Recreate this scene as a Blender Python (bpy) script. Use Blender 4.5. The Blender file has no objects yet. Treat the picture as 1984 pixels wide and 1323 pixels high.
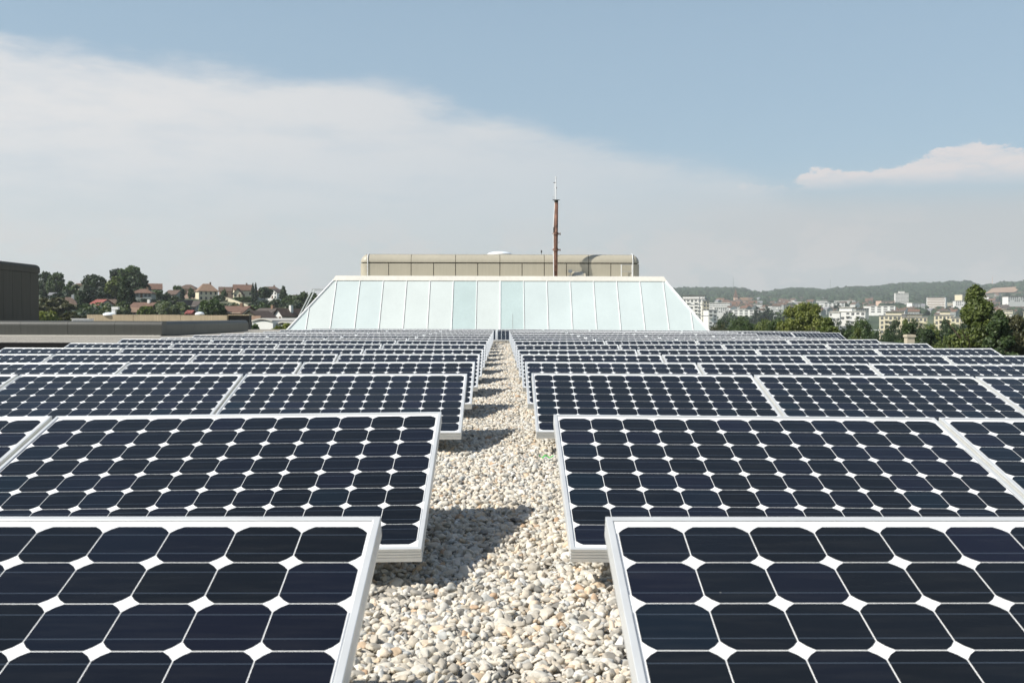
import bpy, math, random
import numpy as np
from mathutils import Matrix, Vector
random.seed(7); rng = np.random.default_rng(7)
sc = bpy.context.scene
COL = sc.collection

# ------------------------------------------------------------------ camera
CZ = 16.0                       # eye height above the town's ground
F, TH, YAW, ROLL = 1822.2, -0.0258, 0.0107, 0.0023
def _R():
    cy, sy = math.cos(YAW), math.sin(YAW); ct, st = math.cos(TH), math.sin(TH); cr, sr = math.cos(ROLL), math.sin(ROLL)
    A = np.array([[cy, -sy, 0], [sy, cy, 0], [0, 0, 1]])
    B = np.array([[1, 0, 0], [0, ct, st], [0, -st, ct]])
    C = np.array([[cr, 0, sr], [0, 1, 0], [-sr, 0, cr]])
    return C @ B @ A
RM = _R()
cam = bpy.data.cameras.new('camera'); co = bpy.data.objects.new('camera', cam); COL.objects.link(co)
m = Matrix.Identity(4)
for i in range(3):
    m[i][0] = RM[0][i]; m[i][1] = RM[2][i]; m[i][2] = -RM[1][i]
m[2][3] = CZ
co.matrix_world = m
cam.sensor_width = 36; cam.lens = 36 * F / 1984; cam.clip_start = 0.05; cam.clip_end = 30000
cam.dof.use_dof = True; cam.dof.focus_distance = 6.0; cam.dof.aperture_fstop = 10
sc.camera = co
def at(px, py, Y):
    v = RM.T @ np.array([(px - 992) / F, 1, -(py - 661.5) / F]); v = v / v[1] * Y
    return (float(v[0]), Y, float(v[2]) + CZ)

# ------------------------------------------------------------------ light
SUN = Vector((-.375, -.175, .405)).normalized()
sl = bpy.data.lights.new('sun', 'SUN'); sl.energy = 5.0; sl.angle = math.radians(.55); sl.color = (1, .955, .88)
so = bpy.data.objects.new('sun', sl); COL.objects.link(so)
so.rotation_euler = SUN.to_track_quat('Z', 'Y').to_euler(); so.location = (0, 0, 60)
sc.view_settings.view_transform = 'Standard'; sc.view_settings.look = 'None'
sc.view_settings.exposure = 0.33; sc.view_settings.gamma = 1

class NT:
    def __init__(s, tree): s.t = tree; s.n = tree.nodes; s.l = tree.links
    def node(s, typ, ins=None, **props):
        n = s.n.new(typ)
        for k, v in props.items(): setattr(n, k, v)
        for k, v in (ins or {}).items():
            if isinstance(v, tuple) and len(v) == 2 and hasattr(v[0], 'outputs'): s.l.new(v[0].outputs[v[1]], n.inputs[k])
            elif hasattr(v, 'outputs'): s.l.new(v.outputs[0], n.inputs[k])
            else: n.inputs[k].default_value = v
        return n
    def math(s, op, a, b=0.0, c=None, clamp=False):
        ins = {0: a, 1: b}
        if c is not None: ins[2] = c
        return s.node('ShaderNodeMath', ins, operation=op, use_clamp=clamp)
    def ramp(s, fac, stops, interp='LINEAR'):
        n = s.node('ShaderNodeValToRGB', {0: fac}); cr = n.color_ramp; cr.interpolation = interp
        while len(cr.elements) < len(stops): cr.elements.new(.5)
        for e, (p, c) in zip(cr.elements, stops): e.position = p; e.color = (*c, 1) if len(c) == 3 else c
        return n
    def mix(s, fac, a, b, typ='MIX'):
        n = s.node('ShaderNodeMix', data_type='RGBA', blend_type=typ)
        for i, v in ((0, fac), (6, a), (7, b)):
            if hasattr(v, 'outputs'): s.l.new(v.outputs[0], n.inputs[i])
            elif isinstance(v, tuple) and hasattr(v[0], 'outputs'): s.l.new(v[0].outputs[v[1]], n.inputs[i])
            else: n.inputs[i].default_value = v if i == 0 else (*v, 1) if len(v) == 3 else v
        class W: pass
        w = W(); w.outputs = [n.outputs[2]]; return w

w = bpy.data.worlds.new('World'); sc.world = w; w.use_nodes = True
T = NT(w.node_tree); T.n.clear()
sky = T.node('ShaderNodeTexSky', sky_type='NISHITA', sun_disc=False)
sky.sun_elevation = math.asin(SUN.z); sky.sun_rotation = math.atan2(SUN.x, SUN.y) % (2 * math.pi)
sky.air_density = 1.2; sky.dust_density = 1.0; sky.ozone_density = 1.5; sky.altitude = 400
tc = T.node('ShaderNodeTexCoord'); sep = T.node('ShaderNodeSeparateXYZ', {0: (tc, 'Generated')})
X_, Z_ = (sep, 0), (sep, 2)
mp = T.node('ShaderNodeMapping', {0: (tc, 'Generated'), 3: (1.0, 1.0, 4.0)})
n1 = T.node('ShaderNodeTexNoise', {'Vector': mp, 'Scale': 3.2, 'Detail': 9, 'Roughness': .62})
n2 = T.node('ShaderNodeTexNoise', {'Vector': mp, 'Scale': 9.0, 'Detail': 8, 'Roughness': .6})
n3 = T.node('ShaderNodeTexNoise', {'Vector': mp, 'Scale': 26.0, 'Detail': 8, 'Roughness': .65})
nz = T.math('MULTIPLY', T.math('SUBTRACT', n1, .5), .045)
nz = T.math('MULTIPLY_ADD', T.math('SUBTRACT', n2, .5), .045, nz)
nz = T.math('MULTIPLY_ADD', T.math('SUBTRACT', n3, .5), .014, nz)
# the broad veil: its upper rim runs down from high on the west to low in the east
x2 = T.math('MULTIPLY', X_, X_)
rim = T.math('MULTIPLY_ADD', X_, -.205, .212); rim = T.math('MULTIPLY_ADD', x2, -.235, rim)
d1 = T.math('ADD', T.math('SUBTRACT', rim, Z_), nz)
veil = T.node('ShaderNodeMapRange', {0: d1, 1: -.006, 2: .026}, interpolation_type='SMOOTHSTEP')
fade = T.node('ShaderNodeMapRange', {0: X_, 1: -.35, 2: .25, 3: .93, 4: .70})
veil = T.math('MULTIPLY', veil, fade)
blot = T.node('ShaderNodeMapRange', {0: T.math('MULTIPLY_ADD', n2, .5, T.math('MULTIPLY', n1, .5)), 1: .38, 2: .58, 3: .74, 4: 1.0}, interpolation_type='SMOOTHSTEP')
veil = T.math('MULTIPLY', veil, blot)
vtop = T.node('ShaderNodeMapRange', {0: Z_, 1: .42, 2: .75, 3: 1.0, 4: .25})
veil = T.math('MULTIPLY', veil, vtop)
veil = T.math('MULTIPLY', veil, T.node('ShaderNodeMapRange', {0: Z_, 1: .0, 2: .21, 3: .25, 4: 1.0}, interpolation_type='SMOOTHSTEP'))
# heaped cloud low in the east
n4 = T.node('ShaderNodeTexNoise', {'Vector': T.node('ShaderNodeMapping', {0: (tc, 'Generated'), 3: (1.0, 1.0, 1.9)}), 'Scale': 13.0, 'Detail': 10, 'Roughness': .62})
rim2 = T.math('MINIMUM', T.math('MULTIPLY_ADD', X_, .20, .0765), .160)
rim2 = T.math('MULTIPLY_ADD', T.math('SUBTRACT', n4, .5), .10, rim2)
d2 = T.math('SUBTRACT', rim2, Z_)
cu = T.node('ShaderNodeMapRange', {0: d2, 1: -.0008, 2: .0045}, interpolation_type='SMOOTHSTEP')
base2 = T.math('ADD', T.math('SUBTRACT', Z_, .122), T.math('MULTIPLY', nz, .25))
cuf = T.node('ShaderNodeMapRange', {0: base2, 1: .0, 2: .022}, interpolation_type='SMOOTHSTEP')
cux = T.node('ShaderNodeMapRange', {0: X_, 1: .20, 2: .29}, interpolation_type='SMOOTHSTEP')
cum = T.math('MULTIPLY', T.math('MULTIPLY', cu, cuf), cux)
cum = T.math('MULTIPLY', cum, T.node('ShaderNodeMapRange', {0: n3, 1: .3, 2: .55, 3: .5, 4: .85}))
haze_b = T.node('ShaderNodeMapRange', {0: Z_, 1: .0, 2: .17, 3: .93, 4: .0}, interpolation_type='SMOOTHSTEP')
puff = T.math('MULTIPLY', T.node('ShaderNodeMapRange', {0: n4, 1: .49, 2: .58}, interpolation_type='SMOOTHSTEP'),
              T.node('ShaderNodeMapRange', {0: Z_, 1: .02, 2: .13, 3: .75, 4: 0.0}, interpolation_type='SMOOTHSTEP'))
SKY = .085
skyc = T.mix(1.0, sky, (SKY, SKY, SKY), 'MULTIPLY')
lowk = T.node('ShaderNodeMapRange', {0: Z_, 1: .25, 2: .65, 3: .62, 4: .0}, interpolation_type='SMOOTHSTEP')
skyc = T.mix(lowk, skyc, (.315, .445, .555))
hz = T.node('ShaderNodeMapRange', {0: X_, 1: -.5, 2: .5})
hazec = T.mix(hz, (.52, .525, .505), (.43, .437, .425))
cloudc = T.mix(hz, (.67, .652, .645), (.515, .53, .545))
c1 = T.mix(haze_b, skyc, hazec)
c2 = T.mix(veil, c1, cloudc)
c2 = T.mix(haze_b, c2, hazec) if False else c2
under = T.math('MULTIPLY', T.node('ShaderNodeMapRange', {0: T.math('ADD', Z_, T.math('MULTIPLY', nz, .3)), 1: .085, 2: .142, 3: .72, 4: .0}, interpolation_type='SMOOTHSTEP'), T.node('ShaderNodeMapRange', {0: X_, 1: .05, 2: .32}, interpolation_type='SMOOTHSTEP'))
c2 = T.mix(under, c2, (.46, .458, .465))
c3 = T.mix(cum, c2, (.66, .60, .585))
c4 = T.mix(puff, c3, (.565, .53, .515))
bg = T.node('ShaderNodeBackground', {0: c4, 1: 1.0})
out = T.node('ShaderNodeOutputWorld', {0: bg})

# ------------------------------------------------------------------ materials
def mat(name, col=(.5, .5, .5), rough=.6, metal=0.0, ior=1.45, noise=0.0, nscale=5.0, bump=0.0, bscale=40.0, island=0.0, objcol=False, streak=0.0):
    M = bpy.data.materials.new(name); M.use_nodes = True; t = NT(M.node_tree); b = t.n['Principled BSDF']
    b.inputs['Roughness'].default_value = rough; b.inputs['Metallic'].default_value = metal; b.inputs['IOR'].default_value = ior
    c = None
    if objcol: c = t.node('ShaderNodeObjectInfo'); src = (c, 'Color')
    else:
        c = t.node('ShaderNodeRGB'); c.outputs[0].default_value = (*col, 1); src = c
    cur = t.mix(0.0, src, (0, 0, 0))
    tcn = t.node('ShaderNodeTexCoord')
    if noise:
        n = t.node('ShaderNodeTexNoise', {'Vector': (tcn, 'Object'), 'Scale': nscale, 'Detail': 6, 'Roughness': .6})
        v = t.node('ShaderNodeMapRange', {0: n, 1: .3, 2: .7, 3: 1 - noise, 4: 1 + noise})
        cur = t.mix(1.0, cur, v, 'MULTIPLY')
    if streak:
        mpp = t.node('ShaderNodeMapping', {0: (tcn, 'Object'), 3: (6, 6, .25)})
        n = t.node('ShaderNodeTexNoise', {'Vector': mpp, 'Scale': 2.0, 'Detail': 5})
        v = t.node('ShaderNodeMapRange', {0: n, 1: .3, 2: .7, 3: 1 - streak, 4: 1 + streak})
        cur = t.mix(1.0, cur, v, 'MULTIPLY')
    if island:
        g = t.node('ShaderNodeNewGeometry')
        v = t.node('ShaderNodeMapRange', {0: (g, 'Random Per Island'), 3: 1 - island, 4: 1 + island})
        cur = t.mix(1.0, cur, v, 'MULTIPLY')
    t.l.new(cur.outputs[0], b.inputs['Base Color'])
    if bump:
        n = t.node('ShaderNodeTexNoise', {'Vector': (tcn, 'Object'), 'Scale': bscale, 'Detail': 5})
        bp = t.node('ShaderNodeBump', {'Strength': bump, 'Height': n}); t.l.new(bp.outputs[0], b.inputs['Normal'])
    return M

def leaf_mat():
    M = bpy.data.materials.new('leaves'); M.use_nodes = True; t = NT(M.node_tree); t.n.clear()
    oi = t.node('ShaderNodeObjectInfo'); g = t.node('ShaderNodeNewGeometry')
    v = t.node('ShaderNodeMapRange', {0: (g, 'Random Per Island'), 3: .55, 4: 1.5})
    c = t.mix(1.0, (oi, 'Color'), t.math('MULTIPLY', v, 1.18), 'MULTIPLY')
    hs = t.node('ShaderNodeHueSaturation', {'Hue': t.node('ShaderNodeMapRange', {0: (g, 'Random Per Island'), 3: .515, 4: .485}), 'Color': c})
    d = t.node('ShaderNodeBsdfPrincipled', {'Base Color': hs, 'Roughness': .55})
    tr = t.node('ShaderNodeBsdfTranslucent', {'Color': t.mix(1.0, hs, (1.0, 1.1, .5), 'MULTIPLY')})
    mx = t.node('ShaderNodeMixShader', {0: .28, 1: d, 2: tr}); t.node('ShaderNodeOutputMaterial', {0: mx})
    return M

def pebble_mat():
    M = bpy.data.materials.new('pebbles'); M.use_nodes = True; t = NT(M.node_tree); b = t.n['Principled BSDF']
    g = t.node('ShaderNodeNewGeometry'); tcn = t.node('ShaderNodeTexCoord')
    r = t.ramp((g, 'Random Per Island'), [(0, (.14, .135, .12)), (.055, (.33, .31, .27)), (.22, (.50, .445, .355)), (.42, (.61, .565, .475)),
        (.60, (.52, .50, .44)), (.74, (.68, .635, .555)), (.87, (.62, .49, .34)), (.90, (.44, .30, .19)), (.915, (.38, .385, .36)), (1, (.72, .70, .65))])
    n = t.node('ShaderNodeTexNoise', {'Vector': (tcn, 'Object'), 'Scale': 90, 'Detail': 6, 'Roughness': .7})
    v = t.node('ShaderNodeMapRange', {0: n, 1: .3, 2: .7, 3: .8, 4: 1.15})
    t.l.new(t.mix(1.0, r, v, 'MULTIPLY').outputs[0], b.inputs['Base Color'])
    b.inputs['Roughness'].default_value = .75
    bp = t.node('ShaderNodeBump', {'Strength': .25, 'Distance': .004, 'Height': n}); t.l.new(bp.outputs[0], b.inputs['Normal'])
    return M

def gravel_mat():
    M = bpy.data.materials.new('gravel_bed'); M.use_nodes = True; t = NT(M.node_tree); b = t.n['Principled BSDF']
    tcn = t.node('ShaderNodeTexCoord')
    v = t.node('ShaderNodeTexVoronoi', {'Vector': (tcn, 'Object'), 'Scale': 32, 'Randomness': 1.0})
    vc = t.node('ShaderNodeSeparateColor', {0: (v, 'Color')})
    r = t.ramp(vc, [(0, (.27, .26, .23)), (.3, (.45, .42, .36)), (.6, (.56, .52, .44)), (.85, (.62, .58, .50)), (1, (.50, .40, .29))])
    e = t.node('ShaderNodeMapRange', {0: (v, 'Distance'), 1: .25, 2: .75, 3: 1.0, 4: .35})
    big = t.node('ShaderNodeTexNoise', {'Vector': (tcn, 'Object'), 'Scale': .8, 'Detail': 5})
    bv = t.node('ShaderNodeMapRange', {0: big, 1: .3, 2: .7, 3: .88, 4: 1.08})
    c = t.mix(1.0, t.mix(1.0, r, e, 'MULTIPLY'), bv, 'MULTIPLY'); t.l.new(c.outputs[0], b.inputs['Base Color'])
    b.inputs['Roughness'].default_value = .9
    bp = t.node('ShaderNodeBump', {'Strength': .9, 'Distance': .02, 'Height': e}); t.l.new(bp.outputs[0], b.inputs['Normal'])
    return M

def cell_mat():
    M = bpy.data.materials.new('silicon_cell'); M.use_nodes = True; t = NT(M.node_tree); b = t.n['Principled BSDF']
    g = t.node('ShaderNodeNewGeometry'); uv = t.node('ShaderNodeUVMap'); oi = t.node('ShaderNodeObjectInfo')
    r = t.ramp((g, 'Random Per Island'), [(0, (.0075, .0092, .0115)), (.5, (.0078, .0102, .0138)), (.8, (.009, .0107, .0188)), (1, (.007, .013, .018))])
    ov = t.node('ShaderNodeMapRange', {0: (oi, 'Random'), 3: .85, 4: 1.35})
    r = t.mix(1.0, r, ov, 'MULTIPLY')
    s = t.node('ShaderNodeSeparateXYZ', {0: uv})
    a = t.math('ABSOLUTE', t.math('SUBTRACT', t.math('ABSOLUTE', t.math('SUBTRACT', (s, 1), .5)), .26))
    bus = t.math('LESS_THAN', a, .010)
    c = t.mix(t.math('MULTIPLY', bus, .36), r, (.10, .13, .17))
    tcn = t.node('ShaderNodeTexCoord')
    mp_ = t.node('ShaderNodeMapping', {0: (tcn, 'Object'), 3: (1.2, 9, 1)})
    dn = t.node('ShaderNodeTexNoise', {'Vector': mp_, 'Scale': 6, 'Detail': 6})
    dust = t.node('ShaderNodeMapRange', {0: dn, 1: .45, 2: .75, 3: .0, 4: .014})
    c = t.mix(dust, c, (.35, .34, .31))
    vo = t.node('ShaderNodeTexVoronoi', {'Vector': (tcn, 'Object'), 'Scale': 17.0}); vs_ = t.node('ShaderNodeSeparateColor', {0: (vo, 'Color')})
    sp_ = t.math('MULTIPLY', t.math('LESS_THAN', (vo, 'Distance'), t.math('MULTIPLY', (vs_, 1), .045)), t.math('GREATER_THAN', (vs_, 0), .66))
    sp_ = t.math('MULTIPLY', sp_, t.math('GREATER_THAN', (oi, 'Random'), .3))
    c = t.mix(t.math('MULTIPLY', sp_, .35), c, (.45, .44, .40))
    t.l.new(c.outputs[0], b.inputs['Base Color'])
    b.inputs['Roughness'].default_value = .2; b.inputs['IOR'].default_value = 1.24
    return M

def terrain_mat():
    M = bpy.data.materials.new('meadow_ground'); M.use_nodes = True; t = NT(M.node_tree); b = t.n['Principled BSDF']
    g = t.node('ShaderNodeNewGeometry')
    n = t.node('ShaderNodeTexNoise', {'Vector': (g, 'Position'), 'Scale': .006, 'Detail': 6, 'Roughness': .6})
    n_ = t.node('ShaderNodeTexNoise', {'Vector': (g, 'Position'), 'Scale': .05, 'Detail': 6})
    v = t.node('ShaderNodeTexVoronoi', {'Vector': (g, 'Position'), 'Scale': .004})
    vc = t.node('ShaderNodeSeparateColor', {0: (v, 'Color')})
    f = t.ramp(vc, [(0, (.035, .055, .022)), (.55, (.045, .075, .03)), (.7, (.09, .105, .05)), (.86, (.20, .16, .10)), (1, (.06, .085, .035))], 'CONSTANT')
    c = t.mix(t.node('ShaderNodeMapRange', {0: n, 1: .4, 2: .6}), f, (.04, .065, .028))
    c = t.mix(1.0, c, t.node('ShaderNodeMapRange', {0: n_, 1: .3, 2: .7, 3: .7, 4: 1.3}), 'MULTIPLY')
    t.l.new(c.outputs[0], b.inputs['Base Color']); b.inputs['Roughness'].default_value = .95
    return M

MT = dict(
    alu=mat('anodised_aluminium', (.76, .765, .74), .36, .42, bump=.03, bscale=60, noise=.05, nscale=9),
    sheet=mat('white_backsheet', (.82, .82, .795), .25, 0, 1.3, noise=.05, nscale=6),
    busbar=mat('grey_busbar', (.30, .32, .35), .4), cell=cell_mat(), steel=mat('galvanised_steel', (.42, .43, .42), .45, .6, noise=.12),
    pebble=pebble_mat(), gravel=gravel_mat(), leaf=leaf_mat(), terrain=terrain_mat(),
    bark=mat('bark', (.10, .075, .05), .9, bump=.5, bscale=12, noise=.3),
    glass=mat('mint_glass', (.525, .59, .575), .16, 0, 1.45, noise=.05, nscale=.5, streak=.02),
    glassg=mat('green_glass', (.445, .535, .52), .14, 0, 1.45, noise=.06, nscale=.5, streak=.03),
    glassw=mat('white_glass', (.555, .60, .575), .18, 0, 1.45, noise=.05, nscale=.5, streak=.02),
    whitep=mat('white_painted_metal', (.78, .78, .76), .4, noise=.05), gasket=mat('dark_gasket', (.10, .11, .10), .6),
    cap=mat('cream_fascia', (.68, .655, .58), .5, noise=.06, nscale=.6, streak=.05),
    tan=mat('beige_cladding', (.405, .372, .29), .45, noise=.05, nscale=.7, streak=.04), tand=mat('joint_shadow', (.02, .018, .012), .9),
    brown=mat('dark_bronze_cladding', (.066, .060, .044), .65, noise=.08, nscale=.8, streak=.14),
    slate=mat('dark_zinc_cladding', (.060, .061, .053), .5, 0, noise=.08, nscale=.6, streak=.12),
    shadeblack=mat('shade_black', (.004, .004, .004), .9), concrete=mat('warm_concrete', (.44, .36, .24), .85, noise=.14, nscale=1.2, streak=.16),
    wallc=mat('building_wall', (.4, .39, .36), .85, noise=.06, nscale=.3), rust=mat('rusty_paint', (.165, .085, .058), .8, noise=.75, nscale=5, bump=.4, bscale=25),
    black=mat('black_plastic_and_shade', (.02, .02, .02), .5), dome=mat('opal_acrylic', (.80, .85, .88), .2), win=mat('window_glass', (.05, .06, .065), .12),
    white=mat('white_render', (.74, .73, .69), .9, noise=.05, nscale=.3), cream=mat('cream_render', (.66, .60, .44), .9, noise=.06, nscale=.3),
    pink=mat('pink_render', (.62, .44, .34), .9, noise=.06, nscale=.3), greyr=mat('grey_render', (.33, .35, .33), .9, noise=.06, nscale=.3),
    stone=mat('stone_wall', (.50, .44, .33), .9, noise=.2, nscale=1.5), red=mat('red_tiles', (.26, .08, .065), .8, noise=.15, nscale=2),
    tile=mat('terracotta_tiles', (.15, .088, .062), .85, noise=.22, nscale=1.2), tilebr=mat('brown_tiles', (.115, .078, .058), .85, noise=.22, nscale=1.2),
    tileor=mat('orange_tiles', (.23, .15, .10), .85, noise=.18, nscale=1.2), tiled=mat('dark_tiles', (.085, .07, .06), .85, noise=.2, nscale=1.2),
    tileg=mat('grey_roof', (.22, .22, .23), .8, noise=.15, nscale=1.2), door=mat('timber_door', (.12, .07, .04), .6),
    path=mat('pale_gravel_path', (.55, .50, .36), .9, noise=.1), green=mat('green_plastic', (.05, .42, .06), .4), shade=mat('balcony_recess', (.14, .14, .13), .7), recess=mat('dim_window', (.13, .135, .135), .3),
    asphalt=mat('asphalt', (.05, .05, .05), .9), rustroof=mat('pale_shed_roof', (.50, .48, .43), .7, noise=.08, nscale=.4),
)
for nme, c in (('tile', 0),): pass

# ------------------------------------------------------------------ mesh helpers
class MB:
    def __init__(s): s.v = []; s.f = []; s.mi = []
    def poly(s, pts, mi=0):
        b = len(s.v); s.v += [tuple(p) for p in pts]; s.f.append(tuple(range(b, b + len(pts)))); s.mi.append(mi); return s
    def add(s, vs, fs, mi=0):
        b = len(s.v); s.v += [tuple(p) for p in vs]; s.f += [tuple(i + b for i in f) for f in fs]; s.mi += [mi] * len(fs); return s
    def box(s, x0, x1, y0, y1, z0, z1, mi=0):
        vs = [(x, y, z) for z in (z0, z1) for y in (y0, y1) for x in (x0, x1)]
        return s.add(vs, [(0, 2, 3, 1), (4, 5, 7, 6), (0, 1, 5, 4), (2, 6, 7, 3), (0, 4, 6, 2), (1, 3, 7, 5)], mi)
    def tube(s, pts, r, seg=8, r1=None, mi=0):
        pts = [Vector(p) for p in pts]; n = len(pts); rings = []; vs = []; up = Vector((0, 0, 1))
        for i, p in enumerate(pts):
            d = (pts[min(i + 1, n - 1)] - pts[max(i - 1, 0)]).normalized()
            a = d.cross(up if abs(d.z) < .95 else Vector((1, 0, 0))).normalized(); b = d.cross(a)
            rr = r if r1 is None else r + (r1 - r) * i / (n - 1)
            for k in range(seg):
                t = 2 * math.pi * k / seg; vs.append(p + a * rr * math.cos(t) + b * rr * math.sin(t))
        fs = [(i * seg + k, i * seg + (k + 1) % seg, (i + 1) * seg + (k + 1) % seg, (i + 1) * seg + k) for i in range(n - 1) for k in range(seg)]
        fs += [tuple(range(seg))[::-1], tuple(range((n - 1) * seg, n * seg))]
        return s.add(vs, fs, mi)
    def lathe(s, prof, c=(0, 0, 0), seg=20, mi=0):
        vs = [(c[0] + r * math.cos(2 * math.pi * k / seg), c[1] + r * math.sin(2 * math.pi * k / seg), c[2] + z) for r, z in prof for k in range(seg)]
        fs = [(i * seg + k, i * seg + (k + 1) % seg, (i + 1) * seg + (k + 1) % seg, (i + 1) * seg + k) for i in range(len(prof) - 1) for k in range(seg)]
        return s.add(vs, fs, mi)
    def mesh(s, name, mats):
        me = bpy.data.meshes.new(name); me.from_pydata(s.v, [], s.f)
        for m_ in (mats if isinstance(mats, (list, tuple)) else [mats]): me.materials.append(m_)
        if any(s.mi): me.polygons.foreach_set('material_index', s.mi)
        me.update(); return me
    def build(s, name, mats, parent=None, smooth=False):
        me = s.mesh(name, mats)
        if smooth: me.polygons.foreach_set('use_smooth', [True] * len(me.polygons))
        return link(name, me, parent)
def link(name, me, parent=None, loc=None):
    o = bpy.data.objects.new(name, me); COL.objects.link(o)
    if parent: o.parent = parent
    if loc: o.location = loc
    return o
def tag(o, label=None, cat=None, group=None, kind=None):
    if label: o['label'] = label
    if cat: o['category'] = cat
    if group: o['group'] = group
    if kind: o['kind'] = kind
    return o
def thing(name, label, cat, loc=(0, 0, 0), rz=0, group=None):
    o = bpy.data.objects.new(name, None); COL.objects.link(o); o.location = loc; o.rotation_euler = (0, 0, rz); o.empty_display_size = .2
    return tag(o, label, cat, group)
def copy_tree(o, parent=None):
    c = o.copy(); COL.objects.link(c)
    if parent: c.parent = parent
    for ch in o.children: copy_tree(ch, c)
    return c
def np_mesh(name, V, Fc, mtl, smooth=False):
    V = np.asarray(V, np.float32); Fc = np.asarray(Fc, np.int32); k = Fc.shape[1]
    me = bpy.data.meshes.new(name); me.vertices.add(len(V)); me.vertices.foreach_set('co', V.ravel())
    me.loops.add(Fc.size); me.loops.foreach_set('vertex_index', Fc.ravel())
    me.polygons.add(len(Fc)); me.polygons.foreach_set('loop_start', np.arange(0, Fc.size, k, dtype=np.int32))
    me.polygons.foreach_set('loop_total', np.full(len(Fc), k, np.int32))
    if smooth: me.polygons.foreach_set('use_smooth', np.ones(len(Fc), bool))
    me.materials.append(mtl); me.update(calc_edges=True); return me
def ico(sub):
    p = (1 + 5 ** .5) / 2
    V = [(-1, p, 0), (1, p, 0), (-1, -p, 0), (1, -p, 0), (0, -1, p), (0, 1, p), (0, -1, -p), (0, 1, -p), (p, 0, -1), (p, 0, 1), (-p, 0, -1), (-p, 0, 1)]
    Fa = [(0, 11, 5), (0, 5, 1), (0, 1, 7), (0, 7, 10), (0, 10, 11), (1, 5, 9), (5, 11, 4), (11, 10, 2), (10, 7, 6), (7, 1, 8), (3, 9, 4), (3, 4, 2), (3, 2, 6), (3, 6, 8), (3, 8, 9), (4, 9, 5), (2, 4, 11), (6, 2, 10), (8, 6, 7), (9, 8, 1)]
    V = [Vector(v).normalized() for v in V]
    for _ in range(sub):
        cache = {}; N = []
        def mid(a, b):
            k = (min(a, b), max(a, b))
            if k not in cache: cache[k] = len(V); V.append(((V[a] + V[b]) / 2).normalized())
            return cache[k]
        for a, b, c in Fa: ab, bc, ca = mid(a, b), mid(b, c), mid(c, a); N += [(a, ab, ca), (b, bc, ab), (c, ca, bc), (ab, bc, ca)]
        Fa = N
    return np.array([tuple(v) for v in V]), np.array(Fa)

# ================================================================== GROUND AND HILLS
def sstep(a, b, x):
    t = np.clip((x - a) / (b - a), 0, 1); return t * t * (3 - 2 * t)
RID = np.array([(1200, 562), (1310, 560), (1350, 558), (1400, 557), (1440, 559), (1458, 563), (1475, 567), (1490, 565), (1520, 561), (1550, 558), (1580, 560), (1600, 562), (1625, 557), (1660, 555), (1700, 554),
                (1730, 550), (1760, 549), (1800, 548), (1850, 545), (1880, 543), (1893, 547), (1905, 551), (1930, 546), (1960, 544), (1990, 542), (2300, 540)], float)
def ridge_y(px): return np.interp(px, RID[:, 0], RID[:, 1])
def hgt(X, Y):
    """height of the land above the town's ground (world z)"""
    X = np.asarray(X, float); Y = np.asarray(Y, float); Ys = np.maximum(Y, 1); u = X / Ys; px = 972.5 + u * 1822
    ry = ridge_y(px)
    k = (614.5 - ry) / 1822
    top = k * 3600 + CZ - 9
    hr = np.interp(Y, [0, 900, 1300, 2000, 2600], [0, 0, 17, 39, 60])
    hr = np.where(Y > 2600, np.interp(Y, [2600, 3600], [0, 1]) * (top - 60) + 60, hr)
    hr = np.where(Y > 3600, top - (Y - 3600) * .06, hr)
    wr = sstep(.10, .17, u)
    hl = np.interp(Y, [0, 150, 250, 350, 480, 545, 620, 800, 1500, 3000], [0, 2, 7, 13, 22, 26.5, 28, 20, 10, 0])
    wl = sstep(.185, .215, -u)
    low = np.interp(px, [0, 100, 330, 480, 600], [1.12, 1.1, 1.0, .97, .80]); hl = hl * low
    h = hr * wr + hl * wl
    h = h + np.where(Y > 300, 1.5 * np.sin(X * .013) * np.sin(Y * .011) * np.clip((Y - 300) / 600, 0, 1), 0)
    return np.where(Y < 60, 0, h)
uu = np.linspace(-.95, .95, 260); yy = 60 * (8000 / 60) ** (np.linspace(0, 1, 170))
U, YY = np.meshgrid(uu, yy); XX = U * YY; HH = hgt(XX, YY); HH[0] = -.2; HH[:, 0] = -.3; HH[:, -1] = -.3; HH[-1] = -2
nv = len(uu); idx = np.arange(U.size).reshape(U.shape)
FQ = np.stack([idx[:-1, :-1], idx[:-1, 1:], idx[1:, 1:], idx[1:, :-1]], -1).reshape(-1, 4)
tag(link('hills', np_mesh('hills', np.stack([XX, YY, HH], -1).reshape(-1, 3), FQ, MT['terrain'], True)), kind='structure')
mb = MB(); mb.lathe([(0.01, -.5), (200, -.5), (9000, -.5)], (0, 0, 0), 48)
tag(mb.build('ground', MT['terrain']), kind='structure')

# ================================================================== THE ROOF
GZ = CZ - .835
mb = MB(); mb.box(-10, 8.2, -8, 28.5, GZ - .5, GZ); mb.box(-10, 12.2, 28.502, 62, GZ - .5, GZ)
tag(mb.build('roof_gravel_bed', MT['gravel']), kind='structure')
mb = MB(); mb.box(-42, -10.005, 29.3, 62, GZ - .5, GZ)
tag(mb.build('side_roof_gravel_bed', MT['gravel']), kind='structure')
rb = thing('roof_building', 'building body under the gravel roof that carries the panels', 'building')
mb = MB(); mb.box(-9.9, 8.1, -7.9, 28.5, 0, GZ - .5); mb.box(-9.9, 12.1, 28.6, 61.9, 0, GZ - .5); mb.box(-42, -10.005, 29.6, 61.9, 0, GZ - .5); mb.build('wall', MT['wallc'], rb)
mb = MB(); mb.box(-42, -10.1, 29.24, 29.295, 8, GZ + .015); mb.box(-10.06, -10.005, -7.9, 29.24, 8, GZ + .015); mb.build('shade_black_upstand', MT['shadeblack'], rb)  # near-black colour stands in for the deep shade inside the roof void
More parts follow.
